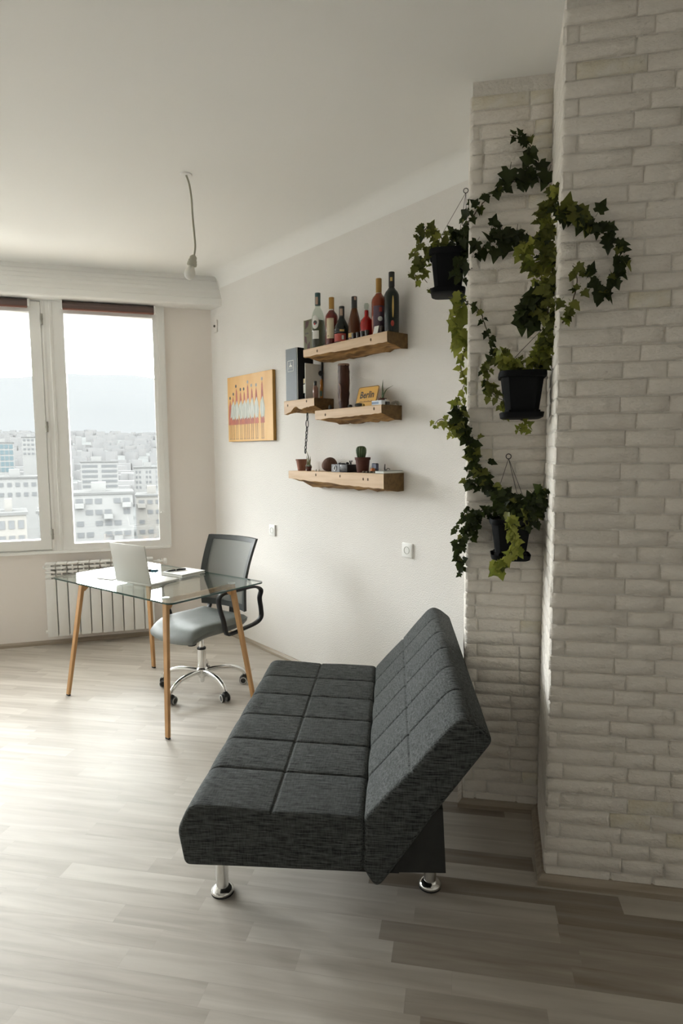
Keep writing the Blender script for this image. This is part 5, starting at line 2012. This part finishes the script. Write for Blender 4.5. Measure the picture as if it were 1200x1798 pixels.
def building(label, x, y, heading, w_, dep, zt, rows, cols, mat=M_fac, ww=.62, wh=.5, r0=1.0, flo=3.0, balc=False, wmat=M_win, groups=None, zb=GZ):
    t = thing('city_building', label, 'building', (x, y, 0), rz(heading), 'hazy buildings outside the window')
    bm = B()
    box(bm, -w_ / 2, w_ / 2, 0, dep, zb, zt)
    wl = obj('wall', bm, mat, t)
    bm = B()
    box(bm, -w_ / 2 - .3, w_ / 2 + .3, -.3, dep + .3, zt, zt + .5)
    obj('roof', bm, M_roofc, t)
    bm = B()
    box(bm, -w_ * .2, w_ * .05, dep * .3, dep * .6, zt + .5, zt + 2.6)
    obj('roof_hut', bm, mat, t)
    cw = w_ * .94 / cols
    wm = None
    for r in range(rows):
        for c in range(cols):
            if balc and (c * 7 + r * 5) % 4 == 1:
                continue
            if groups and c in groups:
                continue
            xx = -w_ * .47 + cw * (c + .5)
            zz = zt - r0 - flo * r
            if wm is None:
                bm = B()
                box(bm, -cw * ww / 2, cw * ww / 2, -.12, .2, -flo * wh, 0)
                wm = obj('window', bm, wmat, wl, (xx, 0, zz))
            else:
                o = wm.copy()
                link(o, wl)
                o.location = (xx, 0, zz)
            if balc and (c + 2 * r) % 5 == 0:
                bm = B()
                box(bm, -cw * .48, cw * .48, -1.3, 0, -flo * wh - .9, -flo * wh + .15)
                obj('balcony', bm, mat, wl, (xx, 0, zz))
    return t
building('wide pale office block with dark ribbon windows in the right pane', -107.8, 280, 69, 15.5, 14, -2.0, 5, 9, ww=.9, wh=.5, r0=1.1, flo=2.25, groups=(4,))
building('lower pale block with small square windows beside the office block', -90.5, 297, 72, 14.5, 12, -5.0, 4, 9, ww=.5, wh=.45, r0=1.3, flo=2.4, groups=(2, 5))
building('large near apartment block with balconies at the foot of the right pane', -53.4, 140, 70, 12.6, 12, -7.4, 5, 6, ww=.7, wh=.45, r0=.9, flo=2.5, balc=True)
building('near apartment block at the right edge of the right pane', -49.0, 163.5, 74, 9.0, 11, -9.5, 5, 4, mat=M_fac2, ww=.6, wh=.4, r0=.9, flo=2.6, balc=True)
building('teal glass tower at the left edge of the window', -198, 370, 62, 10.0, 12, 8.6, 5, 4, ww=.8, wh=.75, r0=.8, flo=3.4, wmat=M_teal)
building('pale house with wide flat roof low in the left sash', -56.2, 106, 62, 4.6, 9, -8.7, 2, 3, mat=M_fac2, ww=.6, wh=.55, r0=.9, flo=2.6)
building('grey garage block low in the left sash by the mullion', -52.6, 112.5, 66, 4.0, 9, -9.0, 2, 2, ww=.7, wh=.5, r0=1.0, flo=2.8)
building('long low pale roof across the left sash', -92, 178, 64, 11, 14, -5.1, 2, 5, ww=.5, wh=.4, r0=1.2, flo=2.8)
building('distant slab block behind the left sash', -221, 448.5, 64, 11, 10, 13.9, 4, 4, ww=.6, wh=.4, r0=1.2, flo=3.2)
# land and mountain
bm = B()
def land_z(dist):
    return GZ + max(0, dist - 150) * .055
vv = []
for i in range(13):
    dist = (20, 80, 150, 220, 300, 420, 560, 720, 900, 1150, 1450, 1800, 2300)[i]
    rowv = []
    for k in range(15):
        a = R_(-95 + 8.2 * k)
        rowv.append(bm.verts.new((dist * math.sin(a), dist * math.cos(a), land_z(dist))))
    vv.append(rowv)
for a, b_ in zip(vv, vv[1:]):
    for k in range(14):
        bm.faces.new((a[k], a[k + 1], b_[k + 1], b_[k]))
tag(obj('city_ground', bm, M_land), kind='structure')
bm = B()
ri, ro = [], []
for k in range(25):
    a = R_(-115 + 8.6 * k)
    ri.append(bm.verts.new((8 * math.sin(a), 8 * math.cos(a), GZ + .4)))
    ro.append(bm.verts.new((96 * math.sin(a), 96 * math.cos(a), GZ + .4)))
for k in range(24):
    bm.faces.new((ri[k], ri[k + 1], ro[k + 1], ro[k]))
tag(obj('bounce_court', bm, M_bounce), kind='structure')  # unseen ground added to bounce sky light up to the ceiling
bm = B()
rm = random.Random(2)
rowsv = []
prof = [(2200, 60, 0), (2350, 150, 20), (2500, 282, 16), (2650, 300, 10), (2900, 120, 0)]
for dist, zz, j in prof:
    rv_ = []
    for k in range(71):
        a = R_(-95 + 1.75 * k)
        ridge = 10 * math.sin(k * .31) + 8 * math.sin(k * .77 + 1) + 4 * math.sin(k * 1.9)
        rv_.append(bm.verts.new((dist * math.sin(a), dist * math.cos(a), zz + (ridge if j else 0) + rm.uniform(-j, j) * .25)))
    rowsv.append(rv_)
for a, b_ in zip(rowsv, rowsv[1:]):
    for k in range(70):
        bm.faces.new((a[k], a[k + 1], b_[k + 1], b_[k]))
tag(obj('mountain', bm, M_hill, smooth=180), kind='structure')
bm = B()
rc = random.Random(6)
BLD = [q for q in bpy.data.objects if q.name.startswith('city_building')]
for k in range(900):
    dist = rc.uniform(190, 2150)
    a = R_(rc.uniform(-50, -12))
    x, y = dist * math.sin(a), dist * math.cos(a)
    zb = land_z(dist)
    if any((x - q.location.x) ** 2 + (y - q.location.y) ** 2 < 32 ** 2 for q in BLD):
        continue
    s = rc.uniform(5, 13) * (1 + dist / 1500)
    h_ = rc.uniform(6, 16) if dist > 330 else rc.uniform(5, 15)
    vs2 = box(bm, -s / 2, s / 2, -s * .4, s * .4, zb - 2, zb + h_, mx=Matrix.Translation((x, y, 0)) @ Matrix.Rotation(-a + rc.uniform(-.5, .5), 4, 'Z'))
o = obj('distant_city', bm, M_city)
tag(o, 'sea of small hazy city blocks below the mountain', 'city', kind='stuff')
